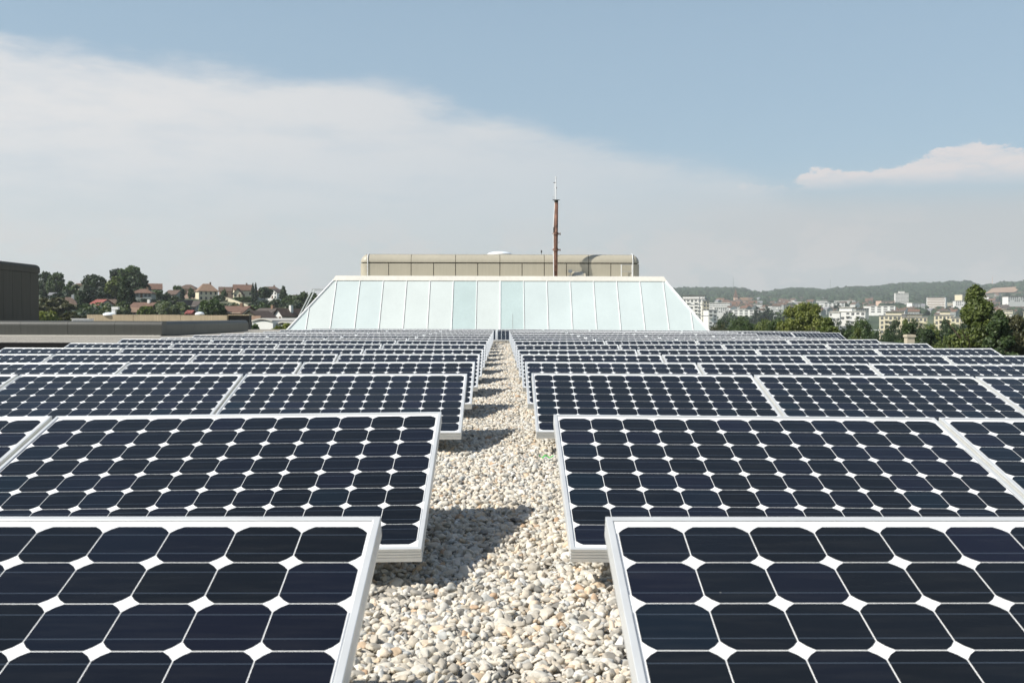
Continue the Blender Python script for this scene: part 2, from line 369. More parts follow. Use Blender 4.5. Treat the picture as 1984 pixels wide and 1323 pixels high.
mb = MB(); mb.box(-42, -10.07, -8, 29.235, 7.6, 8.0); mb.build('lower_roof', MT['shadeblack'], rb)  # void floor, with the same shade put into its colour
mb = MB(); mb.box(12.202, 12.4, 28.5, 62, GZ - .9, GZ + .06); mb.box(8.202, 8.4, -8, 28.3, GZ - .9, GZ + .06); mb.build('roof_edge', MT['steel'], rb)

# dark parapet to the left, with rounded top
def rounded_wall(x0, y0, x1, y1, z0, z1, th, r, mtl, parent, name='panel', seg=12, side=1):
    """wall running from (x0,y0) to (x1,y1); its visible face on that line, thickness to the left of travel; top front edge rounded"""
    d = Vector((x1 - x0, y1 - y0, 0)); L = d.length; d.normalize(); n = Vector((-d.y, d.x, 0)) * side
    prof = [(0, z0)] + [(r - r * math.cos(a), z1 - r + r * math.sin(a)) for a in np.linspace(0, math.pi / 2, seg)] + [(th, z1), (th, z0)]
    m_ = MB(); A = [Vector((x0, y0, 0)) + n * o + Vector((0, 0, z)) for o, z in prof]; B = [p + d * L for p in A]; k = len(prof)
    m_.add(A + B, [(i, (i + 1) % k, k + (i + 1) % k, k + i) for i in range(k)] + [tuple(range(k))[::-1], tuple(range(k, 2 * k))])
    o = m_.build(name, mtl, parent)
    return o
pw = thing('parapet_wall', 'long dark grey zinc clad parapet wall with rounded top behind the left panels', 'parapet', (0, 0, 0))
zt = at(200, 621.8, 40)[2]; ztr = at(481, 620.3, 53.6)[2]; PXs = at(481, 630, 53.6)[0]
for i in range(6):
    x0 = -26.4 + i * 1.99; rounded_wall(x0 - (-26.4 + 11.93) + PXs, 40, x0 + 1.98 - (-26.4 + 11.93) + PXs, 40, GZ + .045, zt, .55, .2, MT['slate'], pw)
for i in range(7):
    y0 = 40.56 + i * 1.865; rounded_wall(PXs, y0, PXs, y0 + 1.855, GZ + .02, ztr, .55, .2, MT['slate'], pw)
mb = MB(); mb.box(-26.4, PXs - .02, 39.88, 39.995, GZ, GZ + .035); mb.build('base_flashing', MT['cap'], pw)
mb = MB(); mb.box(-26.4, PXs - .6, 40.02, 40.5, GZ, GZ + .04); mb.build('base_joint', MT['shadeblack'], pw)

# dark penthouse far left: we see its east side
ph = thing('dark_penthouse', 'dark bronze clad plant room with rounded roof edge at the left border', 'plant room', (at(77, 560, 46.85)[0], 44, GZ))
px_ = -23.0; ptop = 2.53 + CZ - GZ
def bar_profile(c, th0, name, x0, y0, x1, y1, z0, z1): pass
for i in range(6):
    y1 = 46.75 - i * .83; q = rounded_wall(0, y1 - 44, 0, y1 - 44 - .815, 0, ptop - .42, .3, .01, MT['brown'], ph, 'wall_panel', side=-1)
mb = MB(); mb.box(-6.5, -.31, -2.2, 2.7, 0, ptop - .45); mb.build('core', MT['tand'], ph)
# roof hood: rounded along the top edge and the far corner
m_ = MB(); prof = [(0, ptop - .41), (0, ptop - .2)] + [(.2 - .2 * math.cos(a), ptop - .2 + .2 * math.sin(a)) for a in np.linspace(0.1, math.pi / 2, 8)]
def hood(m_, prof, x0, x1, y0, y1):
    rings = [[(x0 + o, y0 + o, z), (x1 - o, y0 + o, z), (x1 - o, y1 - o, z), (x0 + o, y1 - o, z)] for o, z in prof]
    vs = [p for r in rings for p in r]
    fs = [(4 * i + k, 4 * i + (k + 1) % 4, 4 * i + 4 + (k + 1) % 4, 4 * i + 4 + k) for i in range(len(prof) - 1) for k in range(4)]
    n = len(prof) - 1; fs += [(3, 2, 1, 0), (4 * n, 4 * n + 1, 4 * n + 2, 4 * n + 3)]
    return m_.add(vs, fs)
hood(m_, prof, -6.6, .02, -2.3, 2.85); m_.build('roof_hood', MT['brown'], ph)

# low sunlit concrete wall behind the parapet
lw = thing('concrete_wall', 'low warm beige concrete wall beyond the dark parapet, its right end coloured black for shadow', 'wall')
a = at(168, 609.5, 60); b = at(440, 611, 60); c_ = at(480, 611, 60)
for i in range(3):
    xa = a[0] + (b[0] - a[0]) * i / 3; mb = MB(); mb.box(xa + .01, xa + (b[0] - a[0]) / 3 - .01, 60, 60.6, GZ + .003, a[2] - (.0 if i < 2 else .02)); mb.build('wall_bay', MT['concrete'], lw)
mb = MB(); mb.box(b[0] + .01, c_[0], 60.3, 60.9, GZ + .003, b[2]); mb.build('shaded_end_bay', MT['black'], lw)  # shadow on the wall's right portion, painted as a black bay
mb = MB(); mb.box(b[0] + .01, c_[0] + .05, 60.1, 61, b[2] + .002, b[2] + .05); mb.build('coping', MT['concrete'], lw)
s1 = at(142, 619, 57); mb = MB(); mb.box(s1[0], s1[0] + 1.0, 56.8, 57.5, GZ + .002, s1[2] + .03); mb.box(s1[0] - .04, s1[0] + 1.04, 56.75, 57.55, s1[2] + .032, s1[2] + .06)
tag(mb.build('white_roof_box', MT['whitep']), 'flat white roof box at the left end of the beige wall', 'vent box')
def dome(px, py, d, wpx, hpx, label, extra=False):
    p = at(px, py, d); r = wpx / F * d / 2; h = hpx / F * d
    t = thing('roof_dome', label, 'skylight', (p[0], p[1], p[2] - h))
    MB().lathe([(r * math.cos(x), h * math.sin(x)) for x in np.linspace(0, math.pi / 2, 9)], (0, 0, 0), 28).build('dome', MT['dome'], t, True)
    MB().lathe([(r * 1.04, -.06), (r * 1.04, .0), (r * .98, .01), (r * .98, -.06)], (0, 0, 0), 28).build('curb', MT['whitep'], t)
    return t, r, h
t, r, h = dome(212, 605, 60.3, 24, 4.5, 'shallow white dome with a small cowl sitting on the beige wall')
mb = MB(); mb.box(-.22 + r, .0 + r, -.1, .1, 0, .32); mb.box(-.22 + r, .2 + r, -.12, .12, .325, .5); mb.build('cowl', MT['whitep'], t)
t, r, h = dome(387, 604, 60.4, 17, 4, 'little white vent dome at the right part of the beige wall')

# ------------------------------------------------------------------ glazed roof lantern
sk = thing('glass_skylight', 'broad sloping roof light of pale mint glass panels with white mullions', 'skylight', (0, 46, GZ))
P = 1.184; X0 = -.09
zb, zt2 = 0.0, CZ + 1.825 - GZ; sl_ = 1.84 / 2.418
YB = -.165 * 1.0 ; YT = 1.84               # relative to y=46
def yz(z): return YT - (zt2 - z) * sl_
XLb, XRb, XLt, XRt = -10.41, 10.08, -8.55, 8.34
def xl(z): return XLt - (zt2 - z) * (XLt - XLb) / 2.418
def xr(z): return XRt + (zt2 - z) * (XRb - XRt) / 2.418
nrm = Vector((0, -2.418, 1.84)).normalized()
def strip(x0, x1, mtl, name='glass_pane', lab=None):
    x0 += .022; x1 -= .022
    zz = lambda x: zt2 if xl(zt2) <= x <= xr(zt2) else (zt2 - (XLt - x) * 2.418 / (XLt - XLb) if x < 0 else zt2 - (x - XRt) * 2.418 / (XRb - XRt))
    x0 = max(x0, xl(zb) + .001); x1 = min(x1, xr(zb) - .001)
    za, zc = max(zz(x0), zb), max(zz(x1), zb)
    pts = [(x0, yz(zb), zb), (x1, yz(zb), zb)]
    if zc > zb + 1e-4: pts.append((x1, yz(zc), zc))
    if x0 < xl(zt2) < x1: pts.append((xl(zt2), yz(zt2), zt2))
    if x0 < xr(zt2) < x1: pts.insert(3 if zc > zb else 2, (xr(zt2), yz(zt2), zt2))
    if za > zb + 1e-4: pts.append((x0, yz(za), za))
    back = [tuple(Vector(p) - nrm * .03) for p in pts]; k = len(pts)
    m_ = MB(); m_.add(pts + back, [tuple(range(k)), tuple(range(k, 2 * k))[::-1]] + [(i, i + k, (i + 1) % k + k, (i + 1) % k) for i in range(k)])
    o = m_.build(name, mtl, sk)
    if lab: o['label'] = lab
for k in range(-9, 9):
    g = 'glassg' if k in (-2, 0) else ('glassw' if k in (-5, -4, -3, -1, -8) else 'glass')
    strip(X0 + k * P, X0 + (k + 1) * P, MT[g], lab='greener glass pane' if g == 'glassg' else None)
for k in range(-8, 9):
    x = X0 + k * P; z1 = zt2
    if x < XLt: z1 = zt2 - (XLt - x) * 1.3
    if x > XRt: z1 = zt2 - (x - XRt) * 2.418 / (XRb - XRt)
    A = Vector((x, yz(zb), zb)); B = Vector((x, yz(z1), z1)); w_ = .014 if k == 0 else .0
    m_ = MB()
    for p0, p1, h_ in ((-.022 - w_, .006 + w_, .03), ):
        vs = [Vector((q.x + dx, q.y, q.z)) + nrm * dn for q in (A, B) for dx, dn in ((p0, -.02), (p1, -.02), (p1, h_), (p0, h_))]
        m_.add(vs, [(0, 1, 5, 4), (1, 2, 6, 5), (2, 3, 7, 6), (3, 0, 4, 7), (3, 2, 1, 0), (4, 5, 6, 7)])
    mu = m_.build('mullion', MT['whitep'], sk)
    vs = [Vector((q.x + dx, q.y, q.z)) + nrm * dn for q in (A, B) for dx, dn in ((.0065, -.015), (.0215, -.015), (.0215, .012), (.0065, .012))]
    MB().add(vs, [(0, 1, 5, 4), (1, 2, 6, 5), (2, 3, 7, 6), (3, 0, 4, 7), (3, 2, 1, 0), (4, 5, 6, 7)]).build('gasket', MT['gasket'], mu)
# side slopes, hips and back
YBK = 16.0
for s_, xb, xt in ((-1, XLb - .18, XLt - .0), (1, XRb + .15, XRt)):
    xb = xl(0) if s_ < 0 else xr(0)
    m_ = MB()
    A = [(xb, yz(0), 0), (xt, YT, zt2), (xt, YBK - YT, zt2), (xb, YBK, 0)]
    m_.poly(A if s_ < 0 else A[::-1]); B = [(p[0] - s_ * .03, p[1], p[2] - .01) for p in A]; m_.poly(B[::-1] if s_ < 0 else B)
    m_.build('side_glazing', MT['glass'], sk)
    MB().tube([(xb, yz(0), .02), (xt, YT, zt2 + .0)], .055, 8).build('hip_rail', MT['whitep'], sk)
m_ = MB(); m_.poly([(xl(0), YBK, 0), (xr(0), YBK, 0), (XRt, YBK - YT, zt2), (XLt, YBK - YT, zt2)][::-1]); m_.build('rear_glazing', MT['glass'], sk)
mb = MB(); mb.box(XLt - .06, XRt + .06, YT - .03, YBK - YT, zt2 + .012, zt2 + .262)
for v in range(len(mb.v)):
    x, y, z = mb.v[v]
    if z > zt2 + .2: mb.v[v] = (x + (.16 if x < 0 else -.16), y + (.13 if y < 5 else -.1), z)
mb.build('roof_fascia', MT['cap'], sk)
mb = MB(); mb.box(XLt, XRt, YT - .008, YT + .3, zt2 - .012, zt2 + .011); mb.build('gasket', MT['gasket'], sk)
hr = thing('handrail', 'bent steel handrail running up the left flank of the glass roof', 'handrail', (0, 50, GZ))
for (xa, ya, xb2, yb2, dd) in ((577, 617, 605, 560, 50.2), (590, 601, 610, 562, 49.2)):
    A = at(xa, ya, dd); B = at(xb2, yb2, dd); C2 = (B[0] + .8, dd + .0, B[2] - .02)
    pts = [(A[0] - 0, A[1] - 50, A[2] - GZ), (B[0], B[1] - 50, B[2] - GZ), (C2[0], C2[1] - 50, C2[2] - GZ)]
    MB().tube(pts[:2], .032, 8).build('rail', MT['steel'], hr); MB().tube(pts[1:], .028, 8).build('top_rail', MT['steel'], hr)
    MB().tube([(pts[0][0], pts[0][1], 0), pts[0]], .03, 8).build('post', MT['steel'], hr)

# ------------------------------------------------------------------ beige plant room on the lantern
BY = 50.05; bz0 = GZ + zt2 + .262
L_ = at(697, 535, BY); R_ = at(1240, 535, BY); TP = at(968, 492, BY)[2]; SM = at(968, 509.5, BY)[2]
br = thing('beige_plant_room', 'long beige metal clad plant room with rounded edges on top of the glass roof', 'plant room', (0, BY, bz0))
x0, x1 = L_[0], R_[0]; rr = TP - SM - .03; H_ = TP - bz0; hs = SM - bz0 - .035
seams = [x0 + .39] + [at(q, 535, BY)[0] for q in (753, 796.5, 840, 882.5, 925.5, 968.5, 1011.5, 1054.5, 1097.5, 1140.5, 1183.5, 1227)]
xs = [x0 + .0] + seams + [x1]
mb = MB(); mb.box(x0 + .3, x1 - .3, .10, 7.9, .0, hs + .1); mb.box(x0 + .3, x1 - .3, .30, 7.9, hs + .1, H_ - .02); mb.build('core', MT['tand'], br)
for i in range(1, len(seams)):
    mb = MB(); mb.box(seams[i - 1] + .018, seams[i] - .018, .0, .055, .005, hs - .0); mb.build('wall_panel', MT['tan'], br)
# rounded vertical corners
for s_ in (-1, 1):
    xe = x0 if s_ < 0 else x1; xc = xe - s_ * .38
    m_ = MB(); arc = [(xc + s_ * .0, 0)] + [(xc + s_ * .38 * math.sin(a), .38 - .38 * math.cos(a)) for a in np.linspace(.05, math.pi / 2, 8)] + [(xe, 7.9)]
    n_ = len(arc); vs = [(x, y, z) for z in (.005, hs) for x, y in arc]
    m_.add(vs, [(i, i + 1, n_ + i + 1, n_ + i) if s_ > 0 else (i + 1, i, n_ + i, n_ + i + 1) for i in range(n_ - 1)]); m_.build('corner_panel', MT['tan'], br, True)
# hood: swept quarter round with rounded corners in plan, cut at every second seam
def plan(o, s0, s1):
    pts = []
    rad = max(.38 - o, .01)
    return rad
def hood_seg(xa, xb, capL=False, capR=False):
    m_ = MB(); prof = [(0.0, hs + .055)] + [(rr - rr * math.cos(a), H_ - rr + rr * math.sin(a)) for a in np.linspace(0, math.pi / 2, 12)] + [(rr + .02, H_), (4.0, H_ + .002)]
    rows = []
    for o, z in prof:
        row = []
        rad = max(.42 - o, .0)
        if capL:
            row.append((x0 + min(o, .42 + 0) , 4.0 if o < 4 else 4.0, z))
            for a in np.linspace(math.pi / 2, 0, 7): row.append((x0 + .42 - rad * math.sin(a), max(.42, o) - rad * math.cos(a) if o < .42 else o, z))
        row.append((xa, o, z)); row.append((xb, o, z))
        if capR:
            for a in np.linspace(0, math.pi / 2, 7): row.append((x1 - .42 + rad * math.sin(a), max(.42, o) - rad * math.cos(a) if o < .42 else o, z))
            row.append((x1 - min(o, .42), 4.0, z))
        rows.append(row)
    n_ = len(rows[0]); vs = [p for r in rows for p in r]
    m_.add(vs, [(i * n_ + k, i * n_ + k + 1, (i + 1) * n_ + k + 1, (i + 1) * n_ + k) for i in range(len(rows) - 1) for k in range(n_ - 1)])
    m_.build('roof_hood', MT['tan'], br)
hs_s = [seams[0], seams[2], seams[4], seams[6], seams[8], seams[10], seams[12]]
hood_seg(hs_s[0] - .02 , hs_s[0] - .008, capL=True)
for i in range(6): hood_seg(hs_s[i] + .012, hs_s[i + 1] - .012)
hood_seg(hs_s[6] + .008, hs_s[6] + .02, capR=True)
mb = MB(); mb.box(x0 + .42, x1 - .42, 4.0, 7.9, hs, H_); mb.build('roof_deck', MT['tan'], br)
for xx_, r_ in ((seams[0] + .03, .022), (seams[12] - .03, .022)):
    pts = [(xx_, -.04, .0), (xx_, -.04, hs + .1)] + [(xx_, rr - (rr + .04) * math.cos(a), H_ - rr + (rr + .04) * math.sin(a)) for a in np.linspace(.2, math.pi / 2, 6)]
    MB().tube(pts, r_, 8).build('downpipe', MT['whitep'], br)
dome(968, 487.2, 54, 46, 5.2, 'large shallow translucent dome peeping over the beige plant room')
# ladder guard at right
lg = thing('roof_ladder', 'short white steel ladder frame at the right end of the beige plant room', 'ladder', (at(1204, 535, 49.8)[0], 49.85, bz0))
wl_ = at(1225, 535, 49.8)[0] - at(1204, 535, 49.8)[0]
for x in (0, wl_): MB().tube([(x, 0, 0), (x, 0, .72)], .022, 8).build('stile', MT['whitep'], lg)
for z in (.02, .34, .71): MB().tube([(0, 0, z), (wl_, 0, z)], .016, 8).build('rung', MT['steel'], lg)
# small equipment by the wall
eq = thing('ventilation_hatch', 'sloped beige vent hatch with grille standing against the plant room wall', 'vent hatch', (at(1122, 535, 49.6)[0], 49.62, bz0))
mb = MB(); a = .36; mb.add([(-a, 0, 0), (a, 0, 0), (a, .4, 0), (-a, .4, 0), (-a, 0, .06), (a, 0, .06), (a, .4, .34), (-a, .4, .34)], [(0, 3, 2, 1), (4, 5, 6, 7), (0, 1, 5, 4), (2, 3, 7, 6), (0, 4, 7, 3), (1, 2, 6, 5)]); mb.build('housing', MT['tan'], eq)
mb = MB()
for i in range(6):
    t0 = .06 + i * .055; mb.box(-a + .12, a - .12, t0, t0 + .03, .06 + t0 * .7 + .005, .06 + t0 * .7 + .03)
mb.build('grille', MT['steel'], eq)
jb = MB(); jb.box(-.09, .09, 0, .12, .0, .10); jb.tube([(0, .06, .1), (0, .06, .42)], .018, 6); jb.box(-.10, .10, -.02, .14, .26, .42)
o = jb.build('junction_box', MT['steel']); o.location = (at(1105, 535, 49.6)[0], 49.6, bz0); tag(o, 'small grey junction box on a stub post between the mast and the vent hatch', 'junction box')
an = MB(); an.tube([(0, 0, 0), (0, 0, .32)], .012, 6); an.tube([(0, 0, .2), (0, 0, .33)], .035, 8)
o = an.build('roof_antenna', MT['black']); o.location = (at(1049, 493, 52)[0], 52, bz0 + H_); tag(o, 'tiny black antenna stub on the plant room roof left of the mast', 'antenna')

# mast
MYd = BY - .78; mx = at(1076.5, 535, MYd)[0]; mzt = at(1076.5, 393, MYd)[2] - bz0; ztop = at(1076, 343, MYd)[2] - bz0
ms = thing('antenna_mast', 'tall rusty brown steel mast with clamps and a white aerial on top', 'mast', (mx, MYd, bz0))
MB().tube([(0, 0, 0), (.0, 0, mzt * .35), (.02, 0, mzt)], .105, 16).build('pole', MT['rust'], ms, True)
MB().tube([(-.10, -.05, 0), (-.13, -.05, mzt * .66), (-.06, -.05, mzt)], .022, 8).build('cable', MT['whitep'], ms)
for i, zc in enumerate((.37, .585)):
    mb = MB(); mb.tube([(0, 0, mzt * zc - .06), (0, 0, mzt * zc + .06)], .15, 12); mb.tube([(.1, 0, mzt * zc), (.24, 0, mzt * zc)], .02, 6); mb.box(.2, .25, -.03, .03, mzt * zc - .07, mzt * zc + .05); mb.tube([(-.1, 0, mzt * zc), (-.19, 0, mzt * zc)], .018, 6)
    mb.build('clamp', MT['rust'], ms)
MB().box(-.14, -.09, -.09, -.03, mzt * .60, mzt * .67).build('sensor', MT['black'], ms)
for i, zc in enumerate((.06, .17, .28, .46)):
    z = mzt * zc; MB().tube([(.07, 0, z), (.15, -.02, z + .01), (.19, -.02, z + .06)], .012, 6).build('step_iron', MT['steel'], ms)
mb = MB(); mb.tube([(.02, 0, mzt), (.02, 0, mzt + .12)], .10, 12); mb.box(-.17, .2, -.06, .06, mzt + .125, mzt + .155); mb.build('head_plate', MT['tand'], ms)
zz_ = mzt + .15; MB().tube([(.0, 0, zz_), (0.0, 0, ztop - .1)], .026, 8).build('aerial', MT['whitep'], ms)
MB().tube([(-.09, 0, zz_), (-.07, 0, ztop - .32)], .014, 6).build('aerial', MT['whitep'], ms)
mb = MB(); mb.tube([(-.13, 0, ztop - .30), (.0, 0, ztop - .30)], .018, 6); mb.tube([(0, 0, zz_ + .55), (.05, 0, zz_ + .65)], .02, 6); mb.build('aerial_bracket', MT['black'], ms)
MB().lathe([(.0, 0), (.045, .01), (.05, .05), (.0, .07)], (0, 0, ztop - .06), 10).build('wind_sensor', MT['whitep'], ms)
MB().tube([(-.15, 0, mzt + .13), (-.15, 0, mzt + .34)], .01, 6).build('lightning_rod', MT['steel'], ms)

# thin rod in front of the glass and a frame at the roof edge
p = at(993.5, 608, 40); MB_ = MB(); MB_.tube([(0, 0, 0), (0, 0, p[2] - GZ)], .011, 6); MB_.box(-.12, .12, -.12, .12, 0, .06)
o = MB_.build('lightning_rod', MT['steel']); o.location = (p[0], 40, GZ); tag(o, 'thin grey lightning rod standing before the central glass panes', 'lightning rod')
fr = thing('aerial_frame', 'openwork frame of grey steel tubes at the right corner of the glass roof', 'antenna frame', (at(1358, 640, 53)[0], 53, GZ))
fz = at(1358, 573, 53)[2] - GZ
for dx in (-.09, .1): MB().tube([(dx, 0, 0), (dx, 0, fz)], .022, 8).build('post', MT['steel'], fr)
for py_, a0, a1 in ((590.5, -.62, .45), (612, -.2, .45)):
    z = at(1358, py_, 53)[2] - GZ; MB().tube([(a0, 0, z), (a1, 0, z)], .02, 8).build('crossbar', MT['steel'], fr)

# ================================================================== SOLAR PANELS
PW, PD, PT, PITCH, TILT, HT = 1.559, 1.046, .046, 1.578, math.radians(16.35), .4067
prof = [(.014, -.0015), (.0125, 0), (.001, 0), (0, -.001), (0, -.010), (.004, -.0115), (0, -.013), (0, -.020), (.004, -.0215), (0, -.023), (0, -.030), (.004, -.0315), (0, -.033), (0, -.045), (.001, -.046), (.028, -.046), (.028, -.044), (.004, -.044)]
m_ = MB()
for o_, h_ in prof:
    m_.v += [(-PW / 2 + o_, o_, PT + h_), (PW / 2 - o_, o_, PT + h_), (PW / 2 - o_, PD - o_, PT + h_), (-PW / 2 + o_, PD - o_, PT + h_)]
for i in range(len(prof) - 1):
    for k in range(4): m_.f.append((4 * i + k, 4 * i + 4 + k, 4 * i + 4 + (k + 1) % 4, 4 * i + (k + 1) % 4)); m_.mi.append(0)
fme = m_.mesh('panel_frame', MT['alu'])
bm_ = MB(); bm_.box(-PW / 2 + .006, PW / 2 - .006, .006, PD - .006, PT - .0085, PT - .0035)
CP, CPY, CSX, CSY = .1268, .1228, .0624, .0603; cut = .0212; YM = .033; Vc = []; Fc = []; UVc = []
for i in range(12):
    for j in range(8):
        cx = (i - 5.5) * CP; cy = PD - YM - (j + .5) * CPY; b = len(Vc); pts = []
        for sx, sy in ((1, 1), (-1, 1), (-1, -1), (1, -1)):
            q1 = (sx * CSX, sy * (CSY - cut)); qm = (sx * (CSX - cut * .44), sy * (CSY - cut * .44)); q2 = (sx * (CSX - cut), sy * CSY)
            pts += [q1, qm, q2] if sx * sy > 0 else [q2, qm, q1]
        for x, y in pts: Vc.append((cx + x, cy + y, PT - .0031)); UVc.append((x / (2 * CSX) + .5, y / (2 * CSY) + .5))
        Fc.append(tuple(range(b, b + 12)))
cme = bpy.data.meshes.new('cells'); cme.from_pydata(Vc, [], Fc); cme.materials.append(MT['cell'])
uvl = cme.uv_layers.new(name='UVMap'); uvl.data.foreach_set('uv', np.array([UVc[l.vertex_index] for l in cme.loops], np.float32).ravel()); cme.update()
for s_ in (-1, 1):
    for j in range(4):
        if s_ > 0 and j == 0: continue
        yc = PD - YM - (2 * j + 1) * CPY; xx_ = s_ * (PW / 2 - .0155); bm_.poly([(xx_ - .0019, yc - .8 * CPY, PT - .0031), (xx_ + .0019, yc - .8 * CPY, PT - .0031), (xx_ + .0019, yc + .8 * CPY, PT - .0031), (xx_ - .0019, yc + .8 * CPY, PT - .0031)], 1)
bme = bm_.mesh('backsheet', [MT['sheet'], MT['busbar']])
ct_, st_ = math.cos(TILT), math.sin(TILT)
def loc_pt(y, z):            # horizontal offset and height measured from the panel's low lower edge -> local
    return (y * ct_ + z * st_, -y * st_ + z * ct_)
m_ = MB(); gz = -(.835 - (HT + PD * st_ + PT * ct_) )  # ground below the low edge
low = -(.835 - (HT + PD * st_ + PT * ct_))
def leg_poly(m_, p0, p1, w=.02, hw=.018):
    a = Vector((0, *loc_pt(*p0))); b = Vector((0, *loc_pt(*p1))); d = (b - a).normalized(); n = Vector((0, -d.z, d.y)) * w
    vs = [(sx * hw, q.y, q.z) for q in (a - n, a + n, b + n, b - n) for sx in (-1, 1)]
    m_.add(vs, [(0, 2, 4, 6), (7, 5, 3, 1), (0, 1, 3, 2), (2, 3, 5, 4), (4, 5, 7, 6), (6, 7, 1, 0)])
leg_poly(m_, (.08, low + .012), (1.0, low + .012), .012, .03)
leg_poly(m_, (.13, low + .02), (.13, .13 * math.tan(TILT) - .004), .02)
leg_poly(m_, (.86, low + .02), (.86, .86 * math.tan(TILT) - .006), .02)
leg_poly(m_, (.13, low + .03), (.86, .86 * math.tan(TILT) - .05), .012, .012)
kme = m_.mesh('mounting_bracket', MT['steel'])
def make_panel():
    t = thing('solar_panel', '', 'solar panel', group='solar panels on the gravel roof')
    link('frame', fme, t); link('backsheet', bme, t); link('cells', cme, t)
    for s_ in (-1, 1): link('mounting_bracket', kme, t, (s_ * .48, 0, 0))
    return t
proto = make_panel(); used = [False]
RT = {('L', 1): math.radians(19.0), ('R', 1): math.radians(19.0), ('L', 2): math.radians(17.5), ('R', 2): math.radians(16.95)}
DEP = {1: 1.856, 2: 3.822, 3: 6.640, 4: 8.584, 5: 10.49, 6: 12.425, 7: 14.32, 8: 16.26, 9: 18.14, 10: 20.06, 11: 21.96, 12: 23.95, 13: 25.9, 14: 27.85}
DZ = {('L', 1): (.0125, 0), ('R', 1): (.0120, 0), ('L', 2): (.022, -.019), ('L', 3): (.0076, -.005), ('L', 4): (.0014, -.007), ('L', 5): (-.003, -.0034), ('L', 6): (-.0158, .0022), ('L', 7): (-.0077, .0029), ('L', 8): (.0005, .0051), ('L', 9): (-.0033, .002),
      ('L', 10): (.001, .0028), ('L', 11): (.0066, 0), ('L', 14): (.01, .003), ('R', 2): (.012, -.0107), ('R', 3): (.0131, -.0096), ('R', 4): (.0023, -.0061), ('R', 5): (-.0054, -.0012), ('R', 6): (-.0237, .0085),
      ('R', 7): (-.0132, .0085), ('R', 8): (-.0025, .010), ('R', 9): (-.0056, .0056), ('R', 10): (-.0027, 0), ('R', 11): (.0023, -.0017), ('R', 14): (0, -.006)}
XL, XR = -.2356, .2018
ORD = ['', 'first', 'second', 'third', 'fourth', 'fifth', 'sixth', 'seventh', 'eighth', 'ninth', 'tenth', 'eleventh', 'twelfth', 'thirteenth', 'fourteenth', 'fifteenth', 'sixteenth']
def put_panel(xc, d, ztop, slope, label, tilt=TILT):
    o = proto if not used[0] else copy_tree(proto); used[0] = True
    jx, jt = rng.normal(0, .0008), rng.normal(0, .0012)
    R3 = Matrix.Rotation(-math.atan(slope / PITCH), 4, 'Y') @ Matrix.Rotation(tilt + jt, 4, 'X')
    top = Vector((xc + jx, d, CZ - HT + ztop)); off = R3 @ Vector((0, PD, PT))
    o.rotation_euler = R3.to_euler(); o.location = top - off; o['label'] = label
POS = ['beside the gravel aisle', 'second out from the aisle', 'third out from the aisle', 'fourth out at the row end']
for r in range(1, 15):
    for sd in 'LR':
        z0, s = DZ.get((sd, r), (0, 0)); side = 'left' if sd == 'L' else 'right'
        for n in range(4):
            xc = XL - (n + .5) * PITCH if sd == 'L' else XR + (n + .5) * PITCH
            if r == 1: xc += .006 if sd == 'L' else -.005
            dcut = DEP[r]
            if abs(xc) - .8 > dcut * .58: continue           # wholly outside the frame
            if sd == 'R' and False: pass
            rw = 'nearest row' if r == 1 else ORD[r] + ' row back'
            put_panel(xc, dcut, z0 + s * (n + .5), (-s if sd == 'L' else s), f'panel in the {rw}, {side} block, {POS[n]}', RT.get((sd, r), TILT))
for rr_, dd, z0, nm in ((15, 30.2, -.008, 'last row but one, spanning the aisle'), (16, 32.1, .0, 'very last row, spanning the aisle')):
    for k in range(-4, 7):
        xc = -.17 + (k + .5) * PITCH; s = -.0085 if k >= 0 else .002
        zc = z0 + (s * (k + .5) if k >= 0 else -s * (k + .5) * 0)
        who = (ORD[k + 1] + ' right' if k >= 0 else ORD[-k] + ' left') + ' of the aisle seam'
        put_panel(xc, dd, zc, s if k >= 0 else 0, f'panel in the {nm}, {who}')

